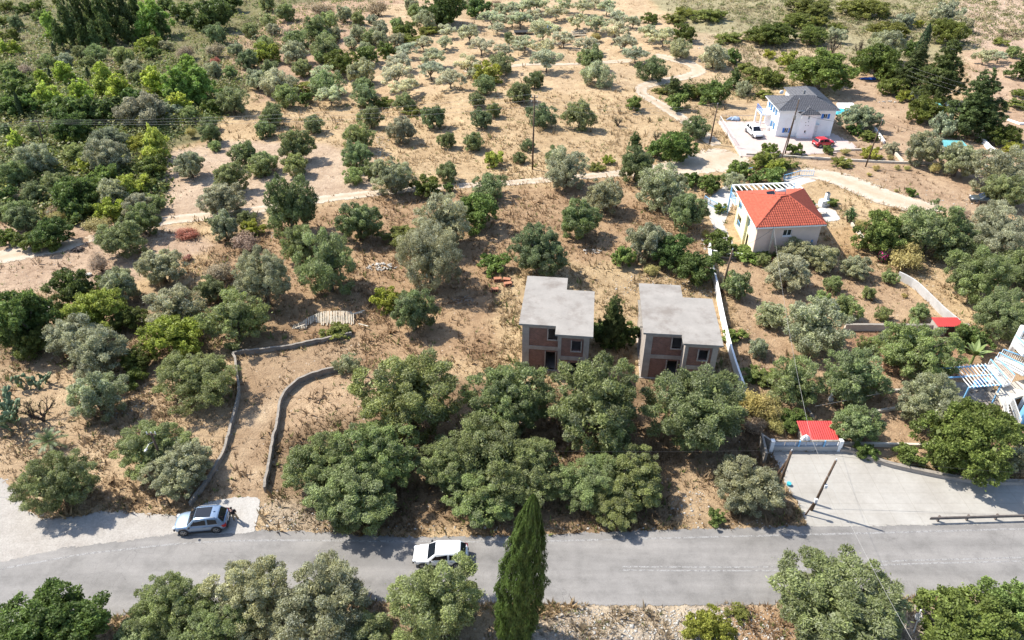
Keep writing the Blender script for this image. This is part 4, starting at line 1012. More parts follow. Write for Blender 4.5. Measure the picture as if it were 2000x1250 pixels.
used_labels = {}
def plant(code, px, py, w, k, label, group):
    name, words, cat, fam, kd, tint, sil = KIND[code]
    k = k or kd
    if w < 70 and fam in ('olive', 'airy'): w *= .93
    s = random.Random(int(px * 7 + py * 13 + w))
    lod = 2 if w >= 125 else (1 if w >= 58 else 0)
    while (fam, lod) not in PROTO: lod = lod - 1 if lod > 0 and (fam, lod - 1) in PROTO else lod + 1 if lod < 2 and (fam, lod + 1) in PROTO else lod - 1
    cm, tm, k0, zl, zt = s.choice(PROTO[(fam, lod)])
    hc = 0.0; D = 5.0; p = G(px, py)
    for _ in range(6):
        p = P(px, py, float(hgt(p.x, p.y)) + hc)
        depth = p.y * CT + (CAM_H - p.z) * ST
        D = w * depth / FPX
        hc = D * (zl + zt) / 2 * k / k0
    z0 = float(hgt(p.x, p.y))
    o = empty(name, (p.x, p.y, z0), s.uniform(0, 6.283), label, cat, group)
    o.scale = (D * s.choice((1, -1)), D, D * k / k0)
    place_plant(o, cm, tm, jitter(tint, sil, s, (1.35, 1.15, 1.08)[lod]), 'crown', 'trunk' if fam not in ('dry', 'bare') else 'branches')  # coarser crowns get a brighter tint to offset self-shadowing of large leaf cards
    return o

def build_plants():
    seen = set()
    for tile, place, txt in CLUSTERS:
        ox, oy, sc = TILE[tile]
        rows = []
        for e in txt.split(';'):
            t = e.split(); rows.append((t[0], ox + float(t[1]) / sc, oy + float(t[2]) / sc, float(t[3]) / sc, float(t[4]) if len(t) > 4 else None))
        rows.sort(key=lambda r: r[1])
        tot = {}; cnt = {}
        for r in rows: tot[r[0]] = tot.get(r[0], 0) + 1
        for code, px, py, w, k in rows:
            words = KIND[code][1]
            cnt[code] = cnt.get(code, 0) + 1
            lab = f'{words} {place}'
            if tot[code] > 1:
                i, n = cnt[code], tot[code]
                o_ = 'leftmost' if i == 1 else 'rightmost' if i == n else ORD[i - 1] + ' from left'
                lab = f'{lab}, {o_}'
            assert lab not in seen, lab
            seen.add(lab)
            plant(code, px, py, w, k, lab, f'plants {place}')

# ------------------------------------------------------------------ walls, fences
def offset_line(pts, d):
    """shift a ground polyline sideways, mitred"""
    pts = [Vector((p[0], p[1])) for p in pts]; out = []
    for i, p in enumerate(pts):
        a = (pts[i] - pts[i - 1]).normalized() if i else (pts[1] - pts[0]).normalized()
        b = (pts[i + 1] - pts[i]).normalized() if i < len(pts) - 1 else a
        n = Vector((-(a + b).y, (a + b).x)).normalized()
        c = max(.5, n.dot(Vector((-a.y, a.x))))
        out.append(p + n * d / c)
    return out

def strip_wall(mb, pts, t, z0, z1, wobble=0.0):
    L = offset_line(pts, t / 2); R = offset_line(pts, -t / 2); n = len(pts)
    vs = []
    for i in range(n):
        h = z1 + (random.uniform(-wobble, wobble) if wobble else 0)
        vs += [(L[i].x, L[i].y, z0), (R[i].x, R[i].y, z0), (R[i].x, R[i].y, h), (L[i].x, L[i].y, h)]
    fs = []
    for i in range(n - 1):
        a, b = 4 * i, 4 * i + 4
        for k in range(4):
            k2 = (k + 1) % 4; fs.append((a + k, a + k2, b + k2, b + k))
    fs += [(0, 1, 2, 3), (4 * n - 1, 4 * n - 2, 4 * n - 3, 4 * n - 4)]
    mb.add(vs, fs)

def wall(name, px, h, t, mat, label, cap=None, cap_h=.07, z0=-.2, dense=0, wob_=0.0, cat='wall', group=None):
    pts = [tuple(P(x, y)[:2]) for x, y in px]
    if dense: pts = [tuple(p + rng.normal(0, .028, 2)) if dense < .6 else tuple(p) for p in spline(pts, dense)]
    c = pts[len(pts) // 2]
    o = empty(name, (0, 0, 0), 0, label, cat, group)
    mb = MB(); strip_wall(mb, pts, t, z0, h, wob_); mb.build('wall_body', M[mat], o)
    if cap:
        mb = MB(); strip_wall(mb, pts, t + .06, h - .01 + wob_, h + cap_h + wob_, wob_); mb.build('coping', M[cap], o)
    return o

wall('stone_wall', [(687, 656), (640, 666), (600, 674), (560, 682), (510, 688), (459, 695), (461, 705), (464, 730), (468, 772), (457, 820), (441, 880), (424, 915), (405, 945), (372, 990)], .45, .17, 'stone_wall', 'long weathered grey wall bent along the outer side of the grassy driveway', 'coping', .06, dense=.45, wob_=.045)
wall('stone_wall', [(660, 725), (630, 733), (595, 744), (570, 762), (551, 787), (544, 830), (535, 870), (526, 920), (518, 962)], .62, .17, 'stone_wall', 'curved dark wall along the inner side of the grassy driveway', 'coping', .06, dense=.45, wob_=.045)
wall('boundary_wall', [(1384, 490), (1387, 520), (1397, 563), (1407, 615), (1420, 674), (1434, 724), (1452, 775)], 1.2, .2, 'wall_white', 'tall white boundary wall running down beside the right concrete shell', None, dense=2.5, wob_=.02)
wall('terrace_wall', [(1384, 497), (1420, 504), (1475, 505)], .7, .25, 'cream', 'short cream terrace wall below the yellow house side', 'white', .05)
wall('terrace_wall', [(1648, 645), (1700, 645), (1780, 646), (1888, 645)], .8, .3, 'cream', 'straight cream terrace wall left of the small red shed', 'coping', .06)
wall('curved_wall', [(1752, 545), (1780, 560), (1805, 582), (1838, 615), (1868, 640)], 1.1, .2, 'greywall', 'curved pale retaining wall right of the orchard', None, dense=1.2, wob_=.02)
wall('yard_wall', [(1640, 882), (1662, 884), (1711, 903), (1768, 918), (1894, 942), (2000, 946), (2260, 952)], .42, .32, 'concrete', 'low concrete wall along the back of the pale yard', 'coping', .05, dense=1.5)
wall('garden_wall', [(1642, 870), (1700, 871), (1790, 873), (1848, 872)], .4, .25, 'cream', 'cream garden wall behind the yard shrubs', None)
wall('garden_kerb', [(1693, 772), (1740, 765), (1790, 764)], .3, .25, 'cream', 'short cream kerb between two orchard trees', None)
wall('garden_kerb', [(1575, 800), (1590, 822)], .3, .25, 'coping', 'grey kerb sloping down left of the red shed', None)
wall('garden_kerb', [(1708, 806), (1760, 798)], .3, .25, 'cream', 'cream kerb in the lower garden', None)
wall('garden_wall', [(1457, 303), (1520, 306), (1594, 311), (1720, 318), (1805, 321)], .38, .24, 'cream', 'long white wall along the slope below the white house', None, dense=3)
wall('garden_wall', [(1618, 297), (1660, 294), (1722, 292)], .3, .24, 'cream', 'short white wall right of the red car', None)
wall('garden_wall', [(1748, 302), (1763, 319)], .5, .24, 'cream', 'stub of white wall right of the leaning pole', None)
wall('garden_wall', [(1708, 254), (1726, 280)], .5, .3, 'wall_white', 'white kerb wall between garden and bare slope', None)
wall('garden_wall', [(1740, 152), (1757, 158), (1776, 172), (1800, 186)], 1.0, .3, 'wall_white', 'white wall at the foot of the first tall conifer', None)
wall('garden_wall', [(1828, 196), (1848, 214)], 1.0, .3, 'wall_white', 'white wall between the second and third tall conifer', None)
wall('garden_wall', [(1912, 275), (1930, 295), (1945, 306)], 1.0, .3, 'wall_white', 'white wall below the largest conifer', None)
wall('garden_wall', [(1966, 238), (1990, 246), (2060, 246)], .6, .3, 'wall_white', 'white wall at the right edge field', None)
wall('garden_wall', [(1662, 440), (1680, 462), (1690, 478)], .5, .25, 'cream', 'cream kerb wall right of the red-roofed house', None)

def crumple(w, d, h, seed, n=14):
    """a crumpled sheet or sack heaped on the ground"""
    r = np.random.default_rng(seed); ph = r.uniform(0, 6.28, (7, 2)); k = r.uniform(1.5, 6, (7, 2))
    vs, fs = [], []
    for i in range(n + 1):
        for j in range(n + 1):
            u, v = i / n * 2 - 1, j / n * 2 - 1; rr = max(abs(u), abs(v)); q = math.hypot(u, v) or 1
            f = 1 + .18 * math.sin(3 * math.atan2(v, u) + ph[0, 0]) + .1 * math.sin(7 * math.atan2(v, u) + ph[1, 0])
            x, y = u / q * rr * f, v / q * rr * f
            z = sum(abs(math.sin(k[m, 0] * x + k[m, 1] * y + ph[m, 0])) for m in range(7)) / 7
            vs.append((x * w / 2, y * d / 2, h * (1 - rr ** 4) * (.25 + 1.1 * z) + .01))
    for i in range(n):
        for j in range(n): a = i * (n + 1) + j; fs.append((a, a + n + 1, a + n + 2, a + 1))
    return MB().add(vs, fs)

# ------------------------------------------------------------------ building helpers
def wall_panel(o, ux, n, w, h, t, holes=()):
    """a wall with real openings: o lower corner on the outer face, ux along, n outwards, t thick"""
    o, ux, n = Vector(o), Vector(ux).normalized(), Vector(n).normalized(); up = Vector((0, 0, 1))
    X = sorted({0.0, w, *[v for q in holes for v in q[:2]]}); Z = sorted({0.0, h, *[v for q in holes for v in q[2:4]]})
    mb = MB(); pt = lambda x, z, d: o + ux * x + up * z - n * d
    hole = lambda x, z: any(q[0] - 1e-6 < x < q[1] + 1e-6 and q[2] - 1e-6 < z < q[3] + 1e-6 for q in holes)
    for i in range(len(X) - 1):
        for j in range(len(Z) - 1):
            if hole((X[i] + X[i + 1]) / 2, (Z[j] + Z[j + 1]) / 2): continue
            a, b, c, d = (X[i], Z[j]), (X[i + 1], Z[j]), (X[i + 1], Z[j + 1]), (X[i], Z[j + 1])
            mb.add([pt(*a, 0), pt(*b, 0), pt(*c, 0), pt(*d, 0)], [(0, 1, 2, 3)]); mb.add([pt(*a, t), pt(*d, t), pt(*c, t), pt(*b, t)], [(0, 1, 2, 3)])
    def rev(a, b): mb.add([pt(*a, 0), pt(*b, 0), pt(*b, t), pt(*a, t)], [(0, 1, 2, 3)])
    for x0, x1, z0, z1, in [(0, w, 0, h)] + [q[:4] for q in holes]:
        rev((x0, z0), (x1, z0)); rev((x1, z0), (x1, z1)); rev((x1, z1), (x0, z1)); rev((x0, z1), (x0, z0))
    return mb

def window(parent, o, ux, n, x0, x1, z0, z1, frame='white', depth=.12, shutters=None, bars=True):
    o, ux, n = Vector(o), Vector(ux).normalized(), Vector(n).normalized(); up = Vector((0, 0, 1))
    pt = lambda x, z, d: o + ux * x + up * z - n * d
    mb = MB(); f = .07
    for a, b in (((x0, z0 + f / 2), (x1, z0 + f / 2)), ((x0, z1 - f / 2), (x1, z1 - f / 2))): mb.bar(pt(*a, depth), pt(*b, depth), f, f)
    for x in (x0 + f / 2, x1 - f / 2) + (((x0 + x1) / 2,) if bars else ()): mb.bar(pt(x, z0 + f, depth), pt(x, z1 - f, depth), f * .95, f * .95)
    wn_ = mb.build('window', M[frame], parent)
    g = MB(); g.add([pt(x0 + .01, z0 + .01, depth + .02), pt(x1 - .01, z0 + .01, depth + .02), pt(x1 - .01, z1 - .01, depth + .02), pt(x0 + .01, z1 - .01, depth + .02)], [(0, 1, 2, 3)])
    g.build('pane', M['glass'], wn_)
    sl_ = MB(); sl_.bar(pt(x0 - .06, z0 - .04, -.03), pt(x1 + .06, z0 - .04, -.03), .14, .06); sl_.build('sill', M[frame], wn_)
    if shutters:
        w = (x1 - x0) * .55
        for a, b in ((x0 - w, x0 - .02), (x1 + .02, x1 + w)):
            s_ = MB(); s_.bar(pt((a + b) / 2, z0, -.05), pt((a + b) / 2, z1, -.05), b - a, .05)
            for q in range(5): s_.bar(pt(a + .05, z0 + (z1 - z0) * (q + .5) / 5, -.085), pt(b - .05, z0 + (z1 - z0) * (q + .5) / 5, -.085), .03, .05)
            s_.build('shutter', M[shutters], wn_)
    return wn_

def tiled(poly3, tw, tl, mat, parent, name='roof_tiles', rise=.05):
    """courses of overlapping curved tiles laid over a planar roof slope (first edge = eave)"""
    p = [Vector(q) for q in poly3]
    u = (p[1] - p[0]).normalized(); nrm = u.cross(p[2] - p[0]).normalized()
    if nrm.z < 0: nrm = -nrm
    v = nrm.cross(u).normalized()
    if v.z < 0: v = -v
    q2 = np.array([((x - p[0]).dot(u), (x - p[0]).dot(v)) for x in p]); lo, hi = q2.min(0), q2.max(0)
    V, F = [], []; rr = random.Random(int(lo[0] * 10 + hi[1] * 100))
    y = lo[1]
    while y < hi[1]:
        x = lo[0]
        while x < hi[0]:
            if inside(np.array([x + tw / 2]), np.array([y + tl * .5]), q2)[0]:
                b = len(V); j = rr.uniform(-.012, .012)
                for (dy, lift) in ((-.06 * tl, .030), (tl, .0)):
                    for dx, hgt_ in ((.0, 0.0), (.22, rise * .8), (.5, rise), (.78, rise * .8), (1.0, 0.0)):
                        V.append(p[0] + u * (x + dx * tw) + v * (y + dy + j) + nrm * (hgt_ + lift + .012))
                for k in range(4): F.append((b + k, b + k + 1, b + 6 + k, b + 5 + k))
                b2 = len(V)
                for dx in (0, .5, 1.0): V.append(p[0] + u * (x + dx * tw) + v * (y - .06 * tl + j) + nrm * .002)
                F.append((b2, b2 + 1, b + 2, b + 1)); F.append((b2 + 1, b2 + 2, b + 3, b + 2))
            x += tw
        y += tl
    o = link(name, fast_mesh(name, [tuple(q) for q in V], F), M[mat], parent)
    o['kind'] = 'stuff'
    return o

def poly_face(parent, name, pts, mat, thick=.12):
    p = [Vector(q) for q in pts]; n = (p[1] - p[0]).cross(p[2] - p[0]).normalized()
    if n.z < 0: n = -n
    k = len(p); mb = MB(); mb.add(p + [q - n * thick for q in p], [tuple(range(k)), tuple(range(k, 2 * k))[::-1]] + [(i, (i + 1) % k, k + (i + 1) % k, k + i) for i in range(k)])
    return mb.build(name, M[mat], parent)

def ridge(parent, a, b, mat, r=.11):
    return MB().tube([a, b], r, 8).build('ridge_cap', M[mat], parent)

def railing(parent, a, b, h, mat, n=None, r=.025, name='railing'):
    a, b = Vector(a), Vector(b); L = (b - a).length; n = n or max(2, int(L / .16)); up = Vector((0, 0, h)); mb = MB()
    mb.bar(a + up, b + up, r * 2.2); mb.bar(a + up * .12, b + up * .12, r * 1.6)
    for i in range(n + 1):
        q = a.lerp(b, i / n); mb.bar(q, q + up, r * (2 if i in (0, n) else 1.1))
    return mb.build(name, M[mat], parent)

def corrugated(parent, name, p00, p10, p11, p01, n, amp, mat):
    p00, p10, p11, p01 = map(Vector, (p00, p10, p11, p01)); nr = (p10 - p00).cross(p01 - p00).normalized()
    if nr.z < 0: nr = -nr
    vs, fs = [], []
    for i in range(n * 2 + 1):
        t = i / (2 * n); d = nr * (amp if i % 2 else 0)
        vs += [p00.lerp(p10, t) + d, p01.lerp(p11, t) + d]
    for i in range(2 * n): fs.append((2 * i, 2 * i + 2, 2 * i + 3, 2 * i + 1))
    m = len(vs); vs += [v - nr * .04 for v in vs]; fs += [tuple(m + q for q in f[::-1]) for f in fs]
    for i in range(2 * n): fs += [(2 * i, m + 2 * i, m + 2 * i + 2, 2 * i + 2), (2 * i + 1, 2 * i + 3, m + 2 * i + 3, m + 2 * i + 1)]
    return MB().add(vs, fs).build(name, M[mat], parent)

def brick_mat():
    m, nt, nd, lk, b = nodes('hollow_brick')
    tc = nd.new('ShaderNodeTexCoord'); mp = nd.new('ShaderNodeMapping'); mp.inputs['Rotation'].default_value = (math.radians(90), 0, 0)
    lk.new(tc.outputs['Object'], mp.inputs['Vector'])
    br = nd.new('ShaderNodeTexBrick'); br.inputs['Scale'].default_value = 1.0
    br.inputs['Brick Width'].default_value = .30; br.inputs['Row Height'].default_value = .13; br.inputs['Mortar Size'].default_value = .012
    br.inputs['Color1'].default_value = (.26, .125, .09, 1); br.inputs['Color2'].default_value = (.19, .095, .07, 1); br.inputs['Mortar'].default_value = (.25, .17, .135, 1)
    lk.new(mp.outputs[0], br.inputs['Vector'])
    n = noise(nt, 2.2, 5, .7, tc.outputs['Object']); r = ramp(nt, n.outputs[0], [(.3, .72), (.7, 1.15)])
    lk.new(mixc(nt, 1, br.outputs[0], r.outputs[0], 'MULTIPLY'), b.inputs['Base Color'])
    b.inputs['Roughness'].default_value = .9
    bp = nd.new('ShaderNodeBump'); bp.inputs['Strength'].default_value = .6; bp.inputs['Distance'].default_value = .02; bp.invert = True
    lk.new(br.outputs['Fac'], bp.inputs['Height']); lk.new(bp.outputs[0], b.inputs['Normal'])
    return m
M['brick'] = brick_mat()

# ------------------------------------------------------------------ the two unfinished concrete houses
def shell(fl_px, rot, label, wide):
    """L-shaped two-storey concrete frame with brick infill; local x right, y back, origin under the front left roof corner"""
    H = 6.0; q = P(*fl_px, H + .0)
    o = empty('unfinished_house', (q.x, q.y, 0), math.radians(rot), label, 'house', 'unfinished concrete houses')
    FOOT.append([tuple((Matrix.Rotation(math.radians(rot), 2) @ Vector(c)) + Vector((q.x, q.y))) for c in ((0, 0), (3.7, 0), (3.7, -1.4), (wide, -1.4), (wide, 6.9), (4.5, 6.9), (4.5, 9.2), (0, 9.2))])
    ov = .32
    MB().prism([(0, 0), (3.75, 0), (3.75, -1.42), (wide, -1.42), (wide, 6.85), (4.5, 6.85), (4.5, 9.25), (0, 9.25)], H - .2, H).build('roof_slab', M['roof_concrete'], o)
    a0, a1, b1, yb = ov, 3.75 + ov, wide - ov, 9.25 - ov
    x1 = b1
    # intermediate floor and ground slab
    MB().prism([(a0 + .05, .4), (a1, .4), (a1, -1.0), (b1 - .05, -1.0), (b1 - .05, 6.4), (4.2, 6.4), (4.2, 8.8), (a0 + .05, 8.8)], 2.78, 2.95).build('floor_slab', M['concrete'], o)
    MB().prism([(a0 - .1, .2), (a1 - .1, .2), (a1 - .1, -1.2), (b1 + .1, -1.2), (b1 + .1, 6.7), (4.3, 6.7), (4.3, 9.0), (a0 - .1, 9.0)], -.2, .08).build('plinth', M['concrete'], o)
    colm = MB()
    for cx, cy, sx, sy in ((a0 + .36, ov + .2, .72, .4), (a1 + .16, -1.42 + ov + .2, .34, .4), (b1 - .28, -1.42 + ov + .2, .56, .4), (b1 - .2, 6.85 - ov - .2, .4, .4), (4.5 - ov - .2, 9.25 - ov - .2, .4, .4), (a0 + .2, 9.25 - ov - .2, .4, .4), (a0 + .2, 4.6, .4, .4), (b1 - .2, 3.0, .4, .4)):
        c = MB(); c.box((cx, cy, H / 2 - .14), (sx, sy, H - .12)); c.build('column', M['concrete'], o)
    # front left wall: ring beams, infill, window up, door down
    def facade(x0, x1_, y, ups, downs):
        for z0, z1 in ((H - .62, H - .2), (2.62, 3.08)):
            MB().box(((x0 + x1_) / 2, y + .18, (z0 + z1) / 2), (x1_ - x0, .34, z1 - z0)).build('ring_beam', M['concrete'], o)
        for z0, z1, holes in ((3.08, H - .62, ups), (.08, 2.62, downs)):
            pn = wall_panel((x0, y + .06, z0), (1, 0, 0), (0, -1, 0), x1_ - x0, z1 - z0, .22, holes)
            pn.build('brick_wall', M['brick'], o)
            for (h0, h1, g0, g1) in holes:
                fr = MB(); f = .11
                pt = lambda x, z: (x0 + x, y + .08, z0 + z)
                for s_, e_ in (((h0 - f / 2, g0), (h0 - f / 2, min(g1 + f, z1 - z0))), ((h1 + f / 2, g0), (h1 + f / 2, min(g1 + f, z1 - z0)))):
                    if s_[0] > 0 and s_[0] < x1_ - x0: fr.bar(pt(*s_), pt(*e_), f, .3)
                if g0 > .2: fr.bar(pt(h0 - f, g0 - f / 2), pt(h1 + min(f, x1_ - x0 - h1), g0 - f / 2), .3, f)
                fr.build('opening_frame', M['concrete'], o)
    facade(a0 + .72, a1, ov, [(1.95, 2.9, .95, 2.25)], [(1.75, 2.75, .0, 2.3)])
    facade(a1 + .33, b1 - .56, -1.42 + ov, [(1.05, 1.95, .75, 1.95)], [(.9, 1.9, 0, 2.2)])
    # return wall between the two fronts, sides and back
    def side(x, y0, y1, nx, mat='brick', holes=()):
        L = y1 - y0
        for z0, z1, hs in ((.08, 2.62, ()), (3.08, H - .62, holes)):
            d = wall_panel((x, y0, z0) if nx > 0 else (x, y1, z0), (0, 1 if nx > 0 else -1, 0), (nx, 0, 0), L, z1 - z0, .22, hs)
            d.build('brick_wall', M[mat], o)
        for z0, z1 in ((H - .62, H - .2), (2.62, 3.08)):
            MB().box((x - nx * .16, (y0 + y1) / 2, (z0 + z1) / 2), (.34, L, z1 - z0)).build('ring_beam', M['concrete'], o)
    side(a1, -1.42 + ov + .4, ov + .3, -1, 'concrete')
    side(a0 + .03, ov + .4, 9.25 - ov - .4, -1, 'concrete', [(1.2, 2.2, .8, 2.0), (5.0, 6.0, .8, 2.0)])
    side(b1 - .03, -1.42 + ov + .4, 6.85 - ov - .4, 1, 'concrete', [(2.0, 3.0, .8, 2.0)])
    for x0, x1_, y in ((a0 + .4, 4.5 - ov - .4, 9.25 - ov - .03), (4.5 - ov, b1 - .4, 6.85 - ov - .03)):
        MB().box(((x0 + x1_) / 2, y - .1, H / 2 - .14), (x1_ - x0, .2, H - .13)).build('back_wall', M['concrete'], o)
    MB().box((4.5 - ov - .1, 7.6, H / 2 - .14), (.2, 2.0, H - .13)).build('back_wall', M['concrete'], o)
    return o
shell((1013.4, 632), -6.4, 'unfinished concrete and brick house with flat roof, left of the pair', 7.5)
s2 = shell((1257, 650), -5.4, 'unfinished concrete and brick house with flat roof beside the white boundary wall', 7.6)
MB().prism([(-.22, 1.6), (.30, 1.6), (.30, 6.5), (-.22, 6.5)], 5.5, 5.62).build('side_canopy', M['coping'], s2)

# ------------------------------------------------------------------ white house with dark hipped roof
def white_house():
    x0, x1, yf, yb, E = 47.9, 57.9, 126.0, 133.2, 5.0
    o = empty('white_house', (0, 0, 0), 0, 'white two-storey house with dark hipped roof and blue shutters', 'house')
    FOOT.append([(x0 - .3, yf - 1), (x1 + .3, yf - 1), (x1 + .3, 140), (x0 - 3, 140)])
    def f(px, py, y=yf): q = ray_at_y(px, py, y); return q.x, max(.05, q.z)
    wl = []
    for (pa, pb, tp, bt) in ((1531, 1540.5, 250, 259), (1607.5, 1617.5, 222.5, 231.5)):
        (xa, za), (xb, zb) = f(pa, bt), f(pb, tp); wl.append((xa - x0, xb - x0, za, zb))
    wall_panel((x0, yf, 0), (1, 0, 0), (0, -1, 0), x1 - x0, E, .3, wl).build('wall', M['wall_white'], o)
    for q in wl: window(o, (x0, yf, 0), (1, 0, 0), (0, -1, 0), *q, shutters='blue')
    lw = [(1.6, 2.5, .9, 2.1), (1.8, 2.7, 3.5, 4.6), (4.6, 5.5, 3.4, 4.6)]
    wall_panel((x0 + .003, yb, 0), (0, -1, 0), (-1, 0, 0), yb - yf - .303, E, .297, [(yb - yf - b, yb - yf - a, c, d) for a, b, c, d in lw]).build('wall', M['wall_white'], o)
    for a, b, c, d in lw: window(o, (x0, yb, 0), (0, -1, 0), (-1, 0, 0), yb - yf - b, yb - yf - a, c, d, shutters='skyblue')
    wall_panel((x1 - .003, yf + .303, 0), (0, 1, 0), (1, 0, 0), 11.39, E, .297).build('wall', M['wall_white'], o)
    wall_panel((x1, yf + 12, 0), (-1, 0, 0), (0, 1, 0), 5.2, E, .3).build('wall', M['wall_white'], o)
    wall_panel((x0 + 4.803, yf + 11.69, 0), (0, -1, 0), (-1, 0, 0), 4.1, E, .297).build('wall', M['wall_white'], o)
    wall_panel((x0 + 4.8, yb - .003, 0), (-1, 0, 0), (0, 1, 0), 4.49, E, .297).build('wall', M['wall_white'], o)
    # stair tower
    ta, tb = f(1556.5, 271, 125.0)[0], f(1586, 270, 125.0)[0]; th = 4.5; ty = 125.0
    tw = []
    for (pa, pb, tp, bt) in ((1578, 1583, 227, 233), (1569.5, 1575, 254.5, 260.5)):
        (xa, za), (xb, zb) = f(pa, bt, ty), f(pb, tp, ty); tw.append((xa - ta, xb - ta, za, zb))
    wall_panel((ta, ty, 0), (1, 0, 0), (0, -1, 0), tb - ta, th, .25, tw).build('stair_tower', M['wall_white'], o)
    for q in tw: window(o, (ta, ty, 0), (1, 0, 0), (0, -1, 0), *q, bars=False)
    for x, n_ in ((ta, -1), (tb, 1)):
        MB().box((x - n_ * .12, (ty + yf) / 2 + .15, th / 2), (.24, yf - ty - .3, th - .004)).build('stair_tower', M['wall_white'], o)
    for i, (dx, dz) in enumerate(((.9, 3.0), (1.35, 3.15), (1.0, 2.5), (1.45, 2.45))):
        MB().box((ta + dx, ty - .01, dz), (.12, .04, .12)).build('tower_dot', M['dark'], o)  # raised dark squares for the decorative dots; no openings are cut
    dr = MB().box((tb + .5, yf - .03, 1.05), (.9, .06, 2.1)).build('door', M['white'], o)
    MB().box((tb + .82, yf - .09, 1.0), (.06, .07, .14)).build('handle', M['metal'], dr)
    MB().box((tb + .3, yf - .45, 2.4), (1.4, .8, .1)).build('door_canopy', M['white'], o)
    # roofs
    a = .45; zr = E + 1.3; ym = (yf + yb) / 2
    e = [Vector((x0 - a, yf - a, E)), Vector((x1 + a, yf - a, E)), Vector((x1 + a, yb + a, E)), Vector((x0 - a, yb + a, E))]
    r0, r1 = Vector((x0 + 3.3, ym, zr)), Vector((x1 - 3.3, ym, zr))
    roof = MB().add([*e, r0, r1], [(0, 1, 5, 4), (1, 2, 5), (2, 3, 4, 5), (3, 0, 4), (3, 2, 1, 0)]).build('roof', M['dark_tile'], o)
    for sl_ in ((e[0], e[1], r1, r0), (e[1], e[2], r1), (e[2], e[3], r0, r1), (e[3], e[0], r0)): tiled(sl_, .32, .42, 'dark_tile', o)
    for p, q in ((r0, r1), (e[0], r0), (e[1], r1), (e[2], r1), (e[3], r0)): ridge(roof, p, q, 'dark_tile')
    wy = yf + 12 + a; wx0, wx1 = x0 + 4.8 - a, x1 + a
    g = [Vector((wx0, ym + .6, E + .02)), Vector((wx1, ym + .6, E + .02)), Vector((wx1, wy, E + .02)), Vector((wx0, wy, E + .02))]
    c0, c1 = Vector(((wx0 + wx1) / 2, ym - .2, zr - .1)), Vector(((wx0 + wx1) / 2, wy - 3.0, zr - .1))
    wing = MB().add([*g, c0, c1], [(1, 2, 5, 4), (2, 3, 5), (3, 0, 4, 5), (0, 1, 4), (3, 2, 1, 0)]).build('wing_roof', M['dark_tile'], o)
    for sl_ in ((g[1], g[2], c1, c0), (g[2], g[3], c1), (g[3], g[0], c0, c1)): tiled(sl_, .32, .42, 'dark_tile', o)
    for p, q in ((c0, c1), (g[2], c1), (g[3], c1)): ridge(wing, p, q, 'dark_tile')
    h_ = [Vector((ta - .35, ty - .4, th)), Vector((tb + .35, ty - .4, th)), Vector((tb + .35, yf + .5, th)), Vector((ta - .35, yf + .5, th))]
    tm = (ta + tb) / 2; k0, k1 = Vector((tm, ty + .9, th + .85)), Vector((tm, yf + 1.4, th + .85))
    tr = MB().add([*h_, k0, k1], [(0, 1, 4), (1, 2, 5, 4), (2, 3, 5), (3, 0, 4, 5), (3, 2, 1, 0)]).build('tower_roof', M['dark_tile'], o)
    for sl_ in ((h_[0], h_[1], k0), (h_[1], h_[2], k1, k0), (h_[3], h_[0], k0, k1)): tiled(sl_, .32, .42, 'dark_tile', o)
    for p, q in ((k0, k1), (h_[0], k0), (h_[1], k0)): ridge(tr, p, q, 'dark_tile')
    gt = MB()
    for p, q in ((e[0], e[1]), (e[0], e[3]), (e[1], e[2])): gt.bar(p - Vector((0, 0, .08)), q - Vector((0, 0, .08)), .1, .14)
    gt.build('gutter', M['white'], o)
    ch = MB().box((53.6, 131.5, zr + .1), (.35, .35, .7)).build('chimney', M['metal'], roof)
    # balcony at the back left corner
    MB().box((x0 - .9, yb - 1.4, 2.6), (1.8, 3.4, .2)).build('balcony', M['wall_white'], o)
    MB().box((x0 - 1.7, yb - 3.0, 1.25), (.25, .25, 2.5)).build('balcony_post', M['wall_white'], o)
    MB().box((x0 - 1.7, yb + .2, 1.25), (.25, .25, 2.5)).build('balcony_post', M['wall_white'], o)
    for p, q in (((x0 - 1.75, yb - 3.05, 2.7), (x0 - 1.75, yb + .25, 2.7)), ((x0 - .05, yb - 3.05, 2.7), (x0 - 1.75, yb - 3.05, 2.7))): railing(o, p, q, .95, 'blue')
    MB().box((x0 - .35, yf + 3.4, .35), (.5, .7, .7), 0).build('air_unit', M['white'], o)
    MB().sphere((50.0, 133.0, 5.9), (.4, .15, .4)).build('satellite_dish', M['white'], o, True)
white_house()
sheet('paved_terrace', WTERR, .06, pmat('terrace_pavers', (.44, .35, .315), .1, .6, .85, .15, 10, dirt=(.45, .36, .32)), 'pink paved terrace in front of the white house', .4, .08)
MB().prism([tuple(P(*q)[:2]) for q in ((1634, 203), (1665, 203), (1678, 218), (1640, 226))], -.1, .25).build('pool_terrace', M['white'])
tag(bpy.context.scene.objects['pool_terrace'], 'white pool terrace behind the white house', None, None, 'structure')
pc = P(1643, 217, .4)
tag(crumple(4.4, 3.2, .5, 3).build('pool_cover', M['turquoise'], loc=(pc.x, pc.y, .26)), 'crumpled turquoise cover beside the white house', 'cover')
rt = empty('terrace_fence', (0, 0, 0), 0, 'pale railing on a white wall at the terrace edge left of the pickup', 'fence')
a, b = P(1405, 240), P(1447, 308)
w_ = MB(); strip_wall(w_, [a[:2], b[:2]], .2, -.3, .35); w_.build('wall_body', M['cream'], rt)
railing(rt, a + Vector((0, 0, .35)), P(1432, 284) + Vector((0, 0, .35)), 1.0, 'white', 34)
rt2 = empty('terrace_fence', (0, 0, 0), 0, 'thin mesh fence along the back edge of the pink terrace', 'fence')
railing(rt2, P(1407, 236), P(1492, 237), 1.1, 'metal', 8)
tp = P(1434, 234)
